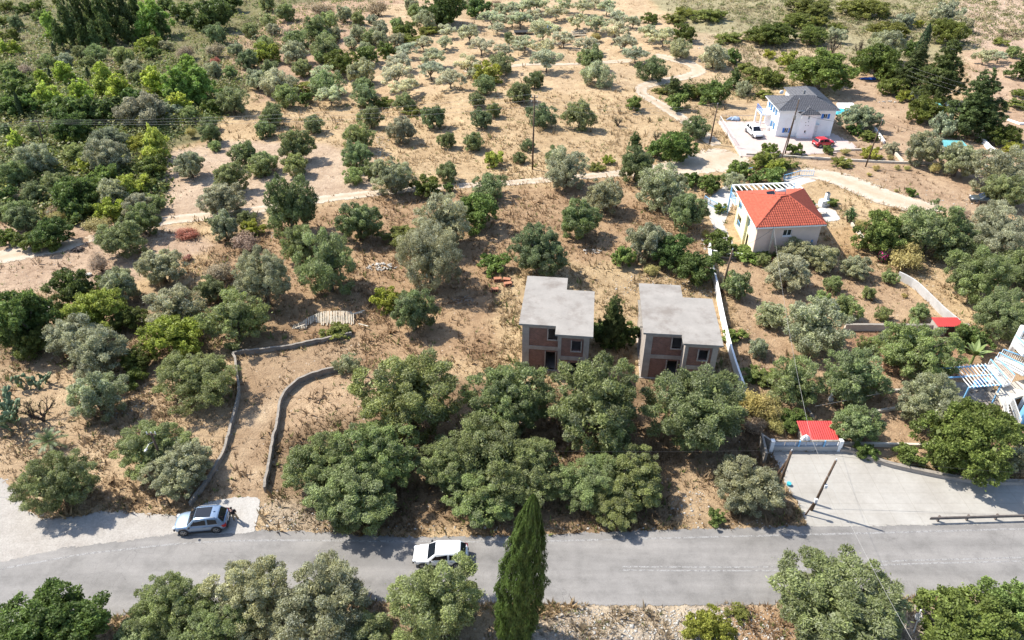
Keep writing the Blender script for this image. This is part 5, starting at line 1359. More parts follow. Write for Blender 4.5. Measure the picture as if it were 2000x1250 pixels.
tag(crumple(2.6, 1.3, .5, 5).build('covered_bundle', M['bluegrey'], loc=(tp.x, tp.y, .06)), 'blue-grey covered bundle at the back of the terrace', 'bundle')

# ------------------------------------------------------------------ red-roofed yellow house
def red_house():
    E = 4.9
    BL, FL, FR, BR = (P(x, y, E) for x, y in ((1438.4, 374.4), (1476.8, 444.8), (1614.4, 438.4), (1569.6, 368.8)))
    A1, A2 = P(1524.8, 384, E + 2.05), P(1539.5, 381.6, E + 2.05)
    o = empty('red_roofed_house', (0, 0, 0), 0, 'yellow house with red tiled hipped roof and solar water heater', 'house')
    c = (BL + FL + FR + BR) / 4
    ins = lambda v, d=.4: Vector((v.x + d * (1 if v.x < c.x else -1), v.y + d * (1 if v.y < c.y else -1), 0))
    bl, fl, fr, br = map(ins, (BL, FL, FR, BR))
    FOOT.append([(q.x, q.y) for q in (bl - Vector((2, 0, 0)), fl - Vector((.5, 1, 0)), fr - Vector((0, 1, 0)), br)])
    def side(a, b, mat, holes=(), cut=None):
        d = b - a; n = Vector((d.y, -d.x, 0)).normalized()
        if cut: a = a + d.normalized() * cut[0] - n * .003; d = d - d.normalized() * (cut[0] + cut[1])
        return wall_panel(a, d, n, d.length, E - .1, .297 if cut else .3, holes).build('wall', M[mat], o), d.normalized(), n
    def on(px, py):                                       # front wall point -> along, height
        q = ray_at_y(px, py, (fl.y + fr.y) / 2); return (q.x - fl.x), q.z
    (xa, zb), (xb, zt) = on(1528, 461), on(1549, 448.5)
    (xc, zd), (xd, zt2) = on(1583.5, 484), on(1591.5, 471)
    hs = [(xa, xb, zb, zt), (xc, xd, max(.6, zd), max(1.5, zt2))]
    _, d, n = side(fl, fr, 'pinkish', hs)
    for q in hs: window(o, fl, d, n, *q, frame='skyblue' if q is hs[1] else 'white')
    side(fr, br, 'pinkish', (), (.33, .33)); side(br, bl, 'yellow')
    L = (fl - bl).length
    lh = [(L - 3.3 - 1.9, L - 3.3, 2.9, 4.4), (.4, 2.0, 2.9, 4.4), (1.0, 2.8, .5, 2.3), (L - 3.6, L - 2.9, .05, 2.0)]
    lh = [(q[0] - .33, q[1] - .33, q[2], q[3]) for q in lh]
    _, d, n = side(bl, fl, 'yellow', lh, (.33, .33)); bl = bl + d * .33
    for q in lh[:3]:
        mb = wall_panel(bl - n * .9 + d * (q[0] - .2) + Vector((0, 0, q[2] - .2)), d, n, q[1] - q[0] + .4, q[3] - q[2] + .4, .1); mb.build('loggia_back', M['pinkish'], o)
        railing(o, bl + d * q[0] + n * .0 + Vector((0, 0, q[2])) - n * .12, bl + d * q[1] + Vector((0, 0, q[2])) - n * .12, .8, 'skyblue', 8)
    dr = MB().bar(bl + d * (L - 3.25) - n * .15 + Vector((0, 0, .05)), bl + d * (L - 3.25) - n * .15 + Vector((0, 0, 2.0)), .7, .06).build('door', M['wood'], o)
    st = MB().bar(bl + d * (L * .55) + n * .06 + Vector((0, 0, 0)), bl + d * (L * .55) + n * .06 + Vector((0, 0, E - .2)), .5, .16).build('pilaster', M['yellow'], o)
    roof = MB().add([BL, FL, FR, BR, A1, A2], [(0, 1, 4), (1, 2, 5, 4), (2, 3, 5), (3, 0, 4, 5), (3, 2, 1, 0)]).build('roof', M['red_tile'], o)
    for s_ in ((BL, FL, A1), (FL, FR, A2, A1), (FR, BR, A2), (BR, BL, A1, A2)): tiled(s_, .30, .40, 'red_tile', o, rise=.06)
    for p, q in ((A1, A2), (BL, A1), (FL, A1), (FR, A2), (BR, A2)): ridge(roof, p, q, 'red_tile', .12)
    fa = MB()
    dn = Vector((0, 0, .1))
    for p, q in ((BL, FL), (FL, FR), (FR, BR)): fa.bar(p - dn, q - dn, .08, .2)
    fa.build('fascia', M['white'], o)
    # solar water heater
    hp = P(1524, 376, E + 1.9)
    sh = MB().tube([hp + Vector((-.65, 0, .30)), hp + Vector((.65, 0, .30))], .22, 12).build('water_tank', M['white'], o, True)
    MB().bar(hp + Vector((-.7, -.3, -.9)), hp + Vector((-.7, .1, .2)), .06).build('bracket', M['metal'], sh)
    MB().bar(hp + Vector((.7, -.3, -.9)), hp + Vector((.7, .1, .2)), .06).build('bracket', M['metal'], sh)
    MB().add([hp + Vector(q) for q in ((-1.6, -.2, -.5), (-.6, -.2, -.35), (-.6, .8, -.1), (-1.6, .8, -.25))], [(0, 1, 2, 3)]).build('solar_panel', M['carglass'], o)
    # front terrace, raised
    MB().prism([tuple(P(*q, .5)[:2]) for q in ((1462, 488), (1520, 484), (1530, 503), (1464, 505))], -.1, .5).build('terrace', M['redterrace'], o)
    # pergola behind
    z = E - .5
    pa, pb = P(1430.5, 362, z), P(1552.5, 357, z); qa, qb = P(1440.5, 376, z), P(1571, 371, z)
    pg = MB(); pg.bar(pa, pb, .14, .2); pg.bar(qa, qb, .14, .2); pg.bar(pa, qa, .14, .2); pg.bar(pb, qb, .14, .2); pg.build('pergola_frame', M['white'], o)
    for i in range(1, 13):
        t = i / 13; MB().bar(pa.lerp(pb, t) + Vector((0, -.3, .14)), qa.lerp(qb, t) + Vector((0, .3, .14)), .1, .1).build('pergola_slat', M['white'], o)
    for p in (pa, pa.lerp(pb, .5), pb): MB().bar(Vector((p.x, p.y, 0)), p, .16).build('pergola_post', M['skyblue'], o)
    # deck under the pergola, one storey up at the left
    MB().prism([(pa.x, pa.y), (pb.x, pb.y), (qb.x, qb.y), (qa.x, qa.y)], 2.3, 2.5).build('deck', M['wall_white'], o)
    railing(o, Vector((pa.x, pa.y, 2.5)), Vector((qa.x, qa.y, 2.5)), .95, 'skyblue')
red_house()
M['slab'] = track_mat('pale_paving', (.46, .435, .40), (.40, .365, .33), False)
sheet('paved_area', [(1530, 346), (1586, 342), (1600, 370), (1610, 400), (1575, 404), (1560, 372), (1535, 372)], .05, M['slab'], 'grey paved corner behind the red-roofed house', .4, .1)
sheet('paved_area', [(1378, 394), (1400, 376), (1420, 360), (1442, 364), (1432, 392), (1412, 440), (1440, 492), (1458, 505), (1424, 503), (1402, 462), (1388, 430)], .055, M['slab'], 'white paved path left of the yellow house', .4, .3)
sheet('paved_area', [(1590, 385), (1618, 380), (1632, 412), (1640, 430), (1612, 434)], .05, M['slab'], 'pale paved corner right of the red-roofed house', .4, .2)
rl = empty('blue_railing', (0, 0, 0), 0, 'blue stair railing zigzagging left of the yellow house', 'railing')
zz = [P(1375, 394), P(1386, 402), P(1398, 408), P(1408, 418), P(1420, 414)]
for p, q in zip(zz[:-1], zz[1:]): railing(rl, p, q, 1.0, 'skyblue', 7, .03)
rl = empty('blue_railing', (0, 0, 0), 0, 'blue fence rails in the garden behind the red roof', 'railing')
for p, q in ((P(1436, 345), P(1472, 336)), (P(1530, 352), P(1560, 344)), (P(1560, 344), P(1588, 344))): railing(rl, p, q, .9, 'skyblue', 6, .03)
bq = P(1608, 402); ob = empty('garden_barbecue', bq, .3, 'small white barbecue with dark chimney right of the red-roofed house', 'barbecue')
MB().box((0, 0, .5), (1.4, .9, 1.0)).build('hearth', M['white'], ob); MB().box((.35, .1, 1.5), (.5, .5, 1.0)).build('chimney', M['white'], ob); MB().box((.35, .1, 2.05), (.42, .42, .12)).build('chimney_cap', M['plastic'], ob)
bq = P(1600, 420); ob = empty('garden_table', bq, .2, 'white garden table right of the red-roofed house', 'table')
MB().box((0, 0, .72), (1.8, 1.0, .06)).build('table_top', M['white'], ob)
for sx in (-.8, .8):
    for sy in (-.4, .4): MB().bar((sx, sy, 0), (sx, sy, .69), .07).build('leg', M['white'], ob)

# ------------------------------------------------------------------ blue and white house at the right edge
def blue_house():
    o = empty('stair_house', (0, 0, 0), 0, 'white and light blue terraced house front with outside stairs at the right edge', 'house')
    v = lambda x, y, z: P(1780 + x / 5.68, 640 + y / 5.68, z)
    zl, zg = 1.6, 3.0
    MB().prism([v(*q, zl)[:2] for q in ((940, 700), (1130, 600), (1330, 560), (1400, 700), (1150, 780), (1080, 850), (1010, 860))], zl - .25, zl).build('landing', M['cream'], o)
    n = 9
    for i in range(n):
        t0 = i / n; a = v(1025, 862, zl).lerp(v(1060, 1160, 0), t0); b = v(1085, 850, zl).lerp(v(1170, 1140, 0), t0)
        z = zl - (i + 1) * zl / (n + 1)
        dn_ = (v(1060, 1160, 0) - v(1025, 862, zl)) / n; dn_.z = 0
        MB().prism([(a.x, a.y), (b.x, b.y), ((b + dn_).x, (b + dn_).y), ((a + dn_).x, (a + dn_).y)], -.05 - .002 * i, z).build('step', M['cream'], o)
    railing(o, v(1020, 862, zl), v(1050, 1165, .1), .9, 'white', 18, .03); railing(o, v(1090, 850, zl), v(1180, 1100, .1), .9, 'white', 18, .03)
    def gang(pts, z, label_mat='cream'):
        MB().prism([v(*q, z)[:2] for q in pts], z - .3, z).build('walkway', M['white'], o)
        ins = [Vector(v(*q, z)) for q in pts]; cc = sum(ins, Vector()) / len(ins)
        MB().prism([tuple((q * .93 + cc * .07)[:2]) for q in ins], z + .004, z + .03).build('walkway_tiles', M[label_mat], o)
    gang(((850, 425), (905, 400), (1110, 610), (1030, 640)), 2.2); gang(((945, 350), (990, 320), (1270, 420), (1500, 420), (1500, 530), (1245, 510)), zg)
    gang(((1120, 160), (1200, 120), (1500, 180), (1500, 330), (1240, 290)), 4.6)
    for p, q, z in (((905, 395), (1110, 600), 2.2), ((845, 425), (1025, 640), 2.2), ((940, 350), (1245, 512), zg), ((985, 315), (1280, 420), zg), ((1120, 160), (1245, 290), 4.6), ((1195, 118), (1400, 150), 4.6)):
        railing(o, v(*p, z), v(*q, z), .85, 'white', None, .03)
        MB().bar(v(*p, z) + Vector((0, 0, .87)), v(*q, z) + Vector((0, 0, .87)), .09, .06).build('handrail', M['skyblue'], o)
    for (x, y, z) in ((1060, 345, 0), (850, 700, 0), (1225, 520, 0)):
        b = v(x, y, z); MB().tube([(b.x, b.y, 0), (b.x, b.y, 4.3 if x == 1060 else 2.6)], .28, 12).build('column', M['white'], o, True)
    wl = [v(1180, 905, 0), v(1260, 790, 0), v(1500, 790, 0)]
    mb = MB(); strip_wall(mb, [q[:2] for q in wl], .25, -.1, 2.6); mb.build('wall', M['white'], o)
    mb = MB(); strip_wall(mb, [v(*q, 0)[:2] for q in ((1190, 985), (1225, 1060), (1500, 1060))], .2, -.1, 1.5); mb.build('blue_wall', M['skyblue'], o)
    MB().prism([v(*q, .1)[:2] for q in ((180, 640), (330, 600), (840, 620), (960, 720), (1000, 860), (700, 860), (300, 740))], -.1, .1).build('terrace', M['roof_concrete'], o)
    MB().prism([v(*q, 0)[:2] for q in ((670, 640), (830, 600), (850, 650), (690, 690))], 0, .7).build('fountain_block', M['skyblue'], o)
    # block of the house behind the landings
    MB().prism([v(*q, 0)[:2] for q in ((1280, 560), (1330, 420), (1700, 420), (1700, 700))], 0, 4.3).build('house_wall', M['wall_white'], o)
    return o
blue_house()
def blue_pergola():
    v = lambda x, y, z: P(1780 + x / 5.68, 640 + y / 5.68, z)
    o = empty('garden_pergola', (0, 0, 0), 0, 'light blue pergola with white slats above the tiled terrace', 'pergola')
    z = 2.6
    a, b, c, d = v(295, 452, z), v(835, 420, z), v(1000, 632, z), v(205, 628, z - .6)
    d2 = v(330, 560, z)
    for p, q in ((a, b), (b, c), (a, d2), (d2, v(920, 520, z)), (v(640, 660, z), c)): MB().bar(p, q, .11, .13).build('beam', M['skyblue'], o)
    for i in range(10):
        t = .30 + .68 * i / 9; p = a.lerp(b, t); s = v(640, 660, z).lerp(c, (i) / 9)
        MB().bar(p + Vector((0, .2, .1)), s + Vector((0, -.2, .1)), .06, .07).build('slat', M['white'], o)
    for p in (a, b, c, d2, v(640, 660, z)): MB().bar((p.x, p.y, 0), p, .11).build('post', M['skyblue'], o)
    railing(o, v(205, 628, 0), v(330, 640, 0), 1.0, 'skyblue', 8, .03); railing(o, v(205, 628, 0), v(290, 470, 0), 1.0, 'skyblue', 10, .03)
blue_pergola()

# ------------------------------------------------------------------ sheds, entrance wall
def shed(roof_px, zb, zf, label, wallmat='cream', roofmat='red_sheet', n=16, name='shed'):
    (a, b, c, d) = roof_px                              # back left, back right, front right, front left
    A, B, C_, D_ = P(*a, zb), P(*b, zb), P(*c, zf), P(*d, zf)
    o = empty(name, (0, 0, 0), 0, label, 'shed')
    corrugated(o, 'roof', A, B, C_, D_, n, .035, roofmat)
    cc = (A + B + C_ + D_) / 4; q = [Vector((p.x + (cc.x - p.x) * .08, p.y + (cc.y - p.y) * .08, p.z - .08)) for p in (A, B, C_, D_)]
    vs = [(p.x, p.y, -.1) for p in q] + [tuple(p) for p in q]
    MB().add(vs, [(0, 1, 5, 4), (1, 2, 6, 5), (2, 3, 7, 6), (3, 0, 4, 7)]).build('wall', M[wallmat], o)
    if min(zb, zf) > 1.2: m = (q[2] + q[3]) / 2; MB().box((m.x, m.y - .03, .6), (.8, .05, 1.1)).build('door', M['wood'], o)
    return o
shed(((1556, 822), (1626, 822), (1640, 860), (1570, 860)), 1.35, .9, 'shed with bright red metal roof behind the concrete yard')
shed(((1819, 620), (1870, 620), (1886, 638), (1833, 638)), 1.5, 1.3, 'small red-roofed shed at the end of the terrace wall', 'concrete', n=12)
shed(((1834, 273), (1880, 275), (1890, 285), (1845, 287)), 2.3, 2.1, 'teal-roofed shed among the olives below the conifers', 'concrete', 'teal_roof', 14)
shed(((1827, 200), (1838, 203), (1850, 220), (1840, 218)), 1.6, 1.4, 'low teal sheet cover between the tall conifers', 'concrete', 'teal_roof', 6, 'sheet_cover')
def entrance():
    o = empty('entrance_wall', (0, 0, 0), 0, 'pale concrete entrance wall with white panels at the back of the yard', 'wall')
    y = P(1570, 882).y; xa, xb = P(1502, 882).x, P(1641, 882).x
    MB().box(((xa + xb) / 2, y + .15, .3), (xb - xa, .3, .6)).build('wall_body', M['greywall'], o)
    MB().box(((xa + xb) / 2, y + .16, 1.22), (xb - xa, .2, .08)).build('top_rail', M['coping'], o)
    for x in (xa + .15, xb - .15): MB().box((x, y + .15, .66), (.34, .36, 1.32)).build('pillar', M['wall_white'], o)
    n = 6; L = (xb - xa - .7) / n
    for i in range(n):
        p = MB().box((xa + .35 + L * (i + .5), y + .2, .9), (L - .05, .04, .56)).build('panel', pmat('panel_blue_grey', (.42, .47, .55), .2, 2, .5) if i == 0 else bpy.data.materials['panel_blue_grey'], o)
    for x in (xa + 2.6, xa + 4.9): MB().box((x, y + .06, .95), (.12, .08, .75)).build('strap', M['skyblue'], o)
    w = MB(); strip_wall(w, [(xa - .05, y + .2), P(1484, 868)[:2], P(1492, 905)[:2]], .22, -.2, 1.3); w.build('wing_wall', M['coping'], o)
entrance()
e2 = P(1567, 878)
tag(crumple(.8, .5, .45, 7, 10).build('plastic_sack', M['white'], loc=(e2.x, e2.y + .1, 1.26)), 'white plastic sack on top of the entrance wall', 'sack')

# ------------------------------------------------------------------ poles and cables
POLE_TOP = {}
def pole(key, base, top, label, r=.14, arm=0, strut=None, arms=1, mat='wood', extra=0.0):
    b = P(*base); t = ray_at_y(*top, b.y)
    o = empty('utility_pole', b, 0, label, 'pole')
    d = t - b
    MB().tube([(0, 0, -.3), tuple(d * .5), tuple(d)], [r, r * .88, r * .72], 8).build('post', M[mat], o, True)
    if arm:
        for k in range(arms):
            q = d * (.97 - .06 * k)
            am = MB().bar(q - Vector((arm, .0, 0)), q + Vector((arm, 0, 0)), .09, .11).build('crossarm', M[mat], o)
            for s in (-arm * .9, 0, arm * .9): MB().tube([q + Vector((s, 0, .05)), q + Vector((s, 0, .3))], [.05, .04], 6).build('insulator', M['insul'], am)
    else:
        MB().tube([d + Vector((0, 0, -.02)), d + Vector((0, 0, .2))], [.05, .04], 6).build('insulator', M['insul'], o)
    if strut:
        s = P(*strut) - b; MB().tube([(s.x, s.y, -.2), tuple(d * .82)], [r * .8, r * .6], 7).build('strut', M[mat], o)
    POLE_TOP[key] = t + Vector((0, 0, .15))
    return o
pole('far_left', (88, 292), (73, 236), 'old pole with crossarm in the left scrub', .13, 1.2)
pole('mid', (1040, 330), (1044, 186), 'tall weathered pole standing alone on the dry slope', .15, .5, None, 2)
pole('track', (1386, 281), (1402, 203), 'brown pole beside the track left of the white house', .14)
p_ = pole('white_house', (1533, 301), (1561, 194), 'leaning pole in front of the white house', .125, 0, (1526, 310))
q_ = (ray_at_y(1561, 194, P(1533, 301).y) - P(1533, 301)) * .68; MB().box((q_.x - .1, q_.y - .25, q_.z), (.4, .3, .7)).build('meter_box', M['metal'], p_)
pole('slope', (1690, 326), (1723, 236), 'thin pole on the slope right of the red car', .12)
pole('wall', (1408, 573), (1431, 488), 'brown pole beside the white boundary wall', .14)
pole('red_house', (1499, 508), (1511, 447), 'pale braced pole in front of the red-roofed house', .12, 0, (1520, 506), mat='palewood')
p_ = pole('yard', (1584, 997), (1633, 899), 'leaning dark pole standing in the concrete yard', .12)
q_ = (ray_at_y(1633, 899, P(1584, 997).y) - P(1584, 997)) * .52; MB().box((q_.x + .12, q_.y - .12, q_.z), (.22, .22, .32)).build('junction_box', M['insul'], p_)
p_ = pole('yard_back', (1517, 962), (1546, 881), 'braced dark pole partly hidden by the roadside olive', .15, 0, (1500, 950))
p_ = pole('left_road', (327, 925), (295, 846), 'dark roadside pole with a street lamp between two olive trees', .13, .4)
q_ = (ray_at_y(295, 846, P(327, 925).y) - P(327, 925)) * .8
la = MB().tube([q_, q_ + Vector((-.2, -.5, .2)), q_ + Vector((-.25, -1.0, .15))], .03, 6).build('lamp_arm', M['metal'], p_)
MB().sphere(q_ + Vector((-.25, -1.1, .1)), (.14, .24, .07), 10, 6).build('lamp_shade', M['metal'], la, True)
st = P(1572, 1006); o = empty('short_post', st, 0, 'short dark post beside the leaning yard pole', 'post')
MB().tube([(0, 0, -.2), (.42, 0, 1.7)], .07, 6).build('post_body', M['wood'], o); MB().box((.45, -.05, 1.85), (.22, .2, .4)).build('post_cap', M['insul'], o)

def cable(a, b, sag, label, mat='wire', r=.022, group=None):
    a, b = Vector(a), Vector(b); n = 22
    pts = [a.lerp(b, i / n) - Vector((0, 0, sag * 4 * (i / n) * (1 - i / n))) for i in range(n + 1)]
    return tag(MB().tube(pts, r, 4).build('overhead_cable', M[mat]), label, 'cable', group)
T = POLE_TOP
for i, dx in enumerate((-1.1, 0, 1.1)):
    nm = ('upper', 'middle', 'lower')[i]
    cable(T['far_left'] + Vector((dx, 0, -.3 * i)), T['mid'] + Vector((dx * .4, 0, -.9 * i)), 1.2, f'{nm} wire of the power line from the left scrub to the tall pole', 'palewire', .012, 'wires of the left power line')
    cable(T['far_left'] + Vector((dx, 0, -.3 * i)), P(-260, 240, 6.5 - .3 * i), .8, f'{nm} wire of the power line leaving at the left edge', 'palewire', .012, 'wires leaving left')
    cable(T['mid'] + Vector((dx * .4, 0, -.9 * i)), T['track'] + Vector((0, 0, -.3 * i)), 1.5, f'{nm} faint wire from the tall pole to the track pole', 'palewire', .012, 'wires to the track pole')
cable(T['track'], T['white_house'], .9, 'wire between the track pole and the white house pole')
cable(T['white_house'] - Vector((0, 0, 2.2)), T['slope'], 1.0, 'wire from the white house pole to the slope pole')
cable(T['slope'], P(1900, 275, 5.0), .7, 'dark wire from the slope pole towards the conifers')
for i in range(3): cable(P(1700, 236, 8 - .0 * i) + Vector((20, 30, -i * .8)), P(2080, 252, 7.0) + Vector((10, 10, -i * .8)), .8, f'{ORD[i]} pale wire in front of the largest conifer, from the top', 'palewire', .008, 'wires before the conifers')
cable(P(-200, 852, 5.6), T['left_road'], .3, 'dark wire from the left edge to the roadside lamp pole', 'wire', .013)
cable(T['left_road'], T['yard_back'], 1.0, 'long dark wire from the lamp pole across the front olives', 'wire', .013)
cable(T['yard_back'], P(2150, 930, 4.0), .5, 'dark wire from the braced yard pole to the right edge', 'wire', .013)
cable(T['red_house'], T['yard'] + Vector((-1.5, 2, .5)), .8, 'pale service wire hanging down over the orchard', 'palewire', .010)
cable(T['yard'] + Vector((-1.5, 2, .5)), P(1790, 1265, 5.0), .5, 'pale service wire crossing the yard and the road', 'palewire', .011)
cable(T['wall'], T['red_house'], .5, 'wire from the boundary wall pole to the red-roofed house', 'wire', .018)
cable(P(1592, 793, 2.0), P(1845, 736, 2.6), .25, 'pale wire stretched to the blue pergola', 'palewire', .016)
cable(T['wall'] + Vector((0, 0, -.2)), T['yard_back'], 1.2, 'thin wire along the boundary wall', 'wire', .007)

# ------------------------------------------------------------------ guard rail
def guard_rail():
    a, b = P(1812, 1021), P(2260, 1008)
    o = empty('guard_rail', a, 0, 'brown steel guard rail between the yard and the road', 'guard rail')
    d = b - a; n = Vector((0, -1, 0))
    prof = [(-.16, 0), (-.10, .07), (-.03, .0), (.03, .0), (.10, .07), (.16, 0)]
    vs = []
    for t in (0, 1):
        for z, y in prof: vs.append(tuple(d * t + Vector((0, -y, .55 + z))))
    for t in (0, 1):
        for z, y in prof: vs.append(tuple(d * t + Vector((0, -y + .02, .55 + z))))
    fs = [(i, i + 1, i + 7, i + 6) for i in range(5)] + [(12 + i, 18 + i, 19 + i, 13 + i) for i in range(5)] + [(0, 6, 18, 12), (5, 17, 23, 11)]
    MB().add(vs, fs).build('rail', M['rust'], o)
    k = 8
    for i in range(k): q = d * ((i + .35) / k); MB().box((q.x, q.y + .12, .25), (.12, .16, .9)).build('post', M['rust'], o)
guard_rail()

# ------------------------------------------------------------------ vehicles
def car(label, pos, rz, paint, L=4.4, Wd=1.85, Ht=1.65, kind='suv', sunroof=False, rails=False, name='parked_car', cat='car'):
    """local x forward, origin on the ground at the middle"""
    o = empty(name, pos, rz, label, cat)
    w = Wd / 2; cl = .22; belt = Ht * .60; hood = Ht * .585
    xf, xr = L / 2, -L / 2
    ws0, ws1 = xf - L * .265, xf - L * .425                    # windscreen foot, roof start
    r1, r0 = xr + L * (.13 if kind != 'pickup' else .44), xr + L * (.03 if kind != 'pickup' else .40)
    st = [(xf, .50, .42, hood * .70), (xf - .08, .76, .30, hood * .83), (xf - .32, .92, cl, hood * .94), (xf - .7, .985, cl, hood), (ws0, 1.0, cl, belt * .985), (0, 1.0, cl, belt), (xr + L * .25, 1.0, cl, belt * 1.02),
          (xr + .35, .985, cl, belt * 1.02), (xr + .10, .93, .30, belt * 1.0), (xr, .78, .42, belt * .88)]
    vs, fs = [], []; ring = None
    for x, ww, zb, zt in st:
        hw = w * ww; zm = (zb + zt) / 2
        half = [(hw * .80, zb), (hw * .96, zb + .06), (hw, zb + (zt - zb) * .35), (hw * 1.0, zb + (zt - zb) * .68), (hw * .95, zt - .05), (hw * .80, zt), (hw * .40, zt + .02)]
        pts = half + [(-y, z) for y, z in reversed(half)]
        b = len(vs); vs += [(x, y, z) for y, z in pts]; n = len(pts)
        if ring is not None: fs += [(ring + i, ring + (i + 1) % n, b + (i + 1) % n, b + i) for i in range(n)]
        else: fs.append(tuple(range(n)))
        ring = b
    fs.append(tuple(ring + i for i in range(n))[::-1])
    MB().add(vs, fs).build('body', paint, o, True, bevel=.0, subsurf=1)
    # greenhouse: roof shell on pillars, windows set proud of a dark inner shell
    gb, gt = w * .93, w * .74; zr = Ht
    foot = [(ws0, gb * .94), (ws1 - .05, gb), (r1 + .1, gb), (r0, gb * .93)]
    top = [(ws1, gt * .95), (ws1 - .12, gt), (r1 + .08, gt), (r1, gt * .95)]
    zt0 = [zr - .05, zr - .01, zr - .015, zr - .06]
    gv, gf = [], []
    for s in (1, -1):
        for (xa, ya), (xb, yb), z in zip(foot, top, zt0): gv += [(xa, s * ya, belt - .04), (xb, s * yb, z)]
    gf = [(0, 2, 3, 1), (2, 4, 5, 3), (4, 6, 7, 5), (8, 9, 11, 10), (10, 11, 13, 12), (12, 13, 15, 14), (0, 1, 9, 8), (6, 14, 15, 7), (1, 3, 11, 9), (3, 5, 13, 11), (5, 7, 15, 13)]
    cab = MB().add(gv, gf).build('cabin', paint, o, True, bevel=.03)
    def pane(nm, q, out, par=o):
        q = [Vector(p) for p in q]; c = sum(q, Vector()) / 4
        q = [c + (p - c) * .90 + Vector(out) * .012 for p in q]
        return MB().add(q + [p - Vector(out) * .02 for p in q], [(0, 1, 2, 3), (4, 7, 6, 5), (0, 4, 5, 1), (1, 5, 6, 2), (2, 6, 7, 3), (3, 7, 4, 0)]).build(nm, M['carglass'], par)
    pane('windscreen', ((ws0, gb * .94, belt), (ws0, -gb * .94, belt), (ws1, -gt * .95, zr - .05), (ws1, gt * .95, zr - .05)), (.75, 0, .66))
    pane('rear_window', ((r0, gb * .9, belt + .12), (r0, -gb * .9, belt + .12), (r1, -gt * .92, zr - .07), (r1, gt * .92, zr - .07)), (-.9, 0, .4))
    mid = (ws1 + r1) / 2 - .05
    for s in (1, -1):
        lerp = lambda x: (x, s * gb, belt + .02)
        pane('side_window', ((ws0 - .25, s * gb * .985, belt + .03), (mid + .03, s * gb, belt + .03), (mid + .03, s * gt, zr - .07), (ws1 - .10, s * gt * .99, zr - .08)), (0, s * .93, .3))
        pane('side_window', ((mid - .03, s * gb, belt + .03), (r1 + .02, s * gb * .985, belt + .06), (r1 + .12, s * gt, zr - .09), (mid - .03, s * gt, zr - .07)), (0, s * .93, .3))
        mb = MB().sphere((ws0 - .28, s * (w + .10), belt + .06), (.10, .13, .09), 8, 5); mb.build('wing_mirror', M['plastic'], o, True)
        for x in (mid + .12, r1 + .55): MB().bar((x, s * (w + .012), belt - .17), (x + .2, s * (w + .012), belt - .17), .03, .035).build('door_handle', M['rim'], o)
        MB().bar((xr + L * .24, s * w * .985, cl + .06), (xf - L * .24, s * w * .985, cl + .06), .06, .14).build('sill', M['plastic'], o)
        if rails: MB().tube([(ws1 - .2, s * gt * .93, zr), (ws1 - .3, s * gt * .95, zr + .06), (r1 + .3, s * gt * .95, zr + .06), (r1 + .15, s * gt * .93, zr)], .022, 6).build('roof_rail', M['metal'], o)
        MB().sphere((xf - .14, s * w * .66, hood * .80), (.16, .20, .075), 8, 5).build('headlight', M['lampclear'], o, True)
        MB().add([(xr + .02, s * w * .90, belt * .98), (xr - .0, s * w * .66, belt * .96), (xr + .0, s * w * .68, belt * .66), (xr + .03, s * w * .88, belt * .60), (xr + .30, s * w * .995, belt * .96), (xr + .22, s * w * .995, belt * .70)], [(0, 1, 2, 3), (0, 3, 5, 4)]).build('tail_light', M['lampred'], o)
    MB().box((xf - .02, 0, .42), (.10, w * 1.5, .22)).build('front_grille', M['plastic'], o, bevel=.03)
    MB().box((xr + .0, 0, .40), (.10, w * 1.55, .24)).build('rear_bumper', M['plastic'], o, bevel=.03)
    MB().box((xr - .03, 0, .66), (.03, .5, .11)).build('number_plate', M['white'], o)
    wr = .345 if kind != 'hatch' else .31
    for x in (xf - L * .195, xr + L * .19):
        for s in (1, -1):
            MB().disc_cyl((x, s * (w - .10), wr + .02), (0, 1, 0), wr + .075, .235, 20).build('wheel_arch', M['plastic'], o)
            wh = empty('wheel', (x, s * (w - .11), wr), 0); wh.parent = o
            MB().disc_cyl((0, 0, 0), (0, 1, 0), wr, .24, 20).build('tyre', M['rubber'], wh, bevel=.03)
            rm = MB().disc_cyl((0, s * .125, 0), (0, 1, 0), wr * .16, .02, 10)
            for k in range(5):
                a = 6.283 * k / 5; rm.bar((0, s * .128, 0), (math.cos(a) * wr * .66, s * .128, math.sin(a) * wr * .66), .05, .09)
            rm.tube([(math.cos(6.283 * k / 16) * wr * .68, s * .125, math.sin(6.283 * k / 16) * wr * .68) for k in range(17)], .022, 5, False)
            rm.build('rim', M['rim'], wh)
    if sunroof:
        MB().box(((ws1 + r1) / 2 + .28, 0, zr + .004), (1.25, gt * 1.5, .02)).build('sunroof', M['carglass'], o, bevel=.008)
        MB().box((r1 + .35, 0, zr + .05), (.18, .05, .09)).build('antenna', paint, o, bevel=.02)
    if kind == 'pickup':
        MB().box(((r0 + xr) / 2 - .02, 0, belt + .012), (r0 - xr - .3, w * 1.55, .02)).build('cargo_bed', M['plastic'], o)
    return o
fw, rw = P(361.5, 1046), P(424.5, 1040.5)
hd = (fw - rw); ang = math.atan2(hd.y, hd.x); md = (fw + rw) / 2; nrm_ = Vector((-math.sin(ang), math.cos(ang), 0))
if nrm_.y < 0: nrm_ = -nrm_
SUV_POS = md + nrm_ * .86
car('silver-blue SUV with open sunroof parked on the concrete pad', (SUV_POS.x, SUV_POS.y, .045), ang, car_paint('silver_blue_paint', (.25, .33, .44), .5), 4.2, 1.86, 1.57, 'suv', True, True)
wc = P(861, 1066, 1.0)
car('white hatchback driving on the road behind the yellow-green shrub', (wc.x, wc.y - .5, .03), math.pi + .01, car_paint('white_paint_car', (.80, .80, .79), .0), 4.25, 1.78, 1.48, 'hatch', name='car')
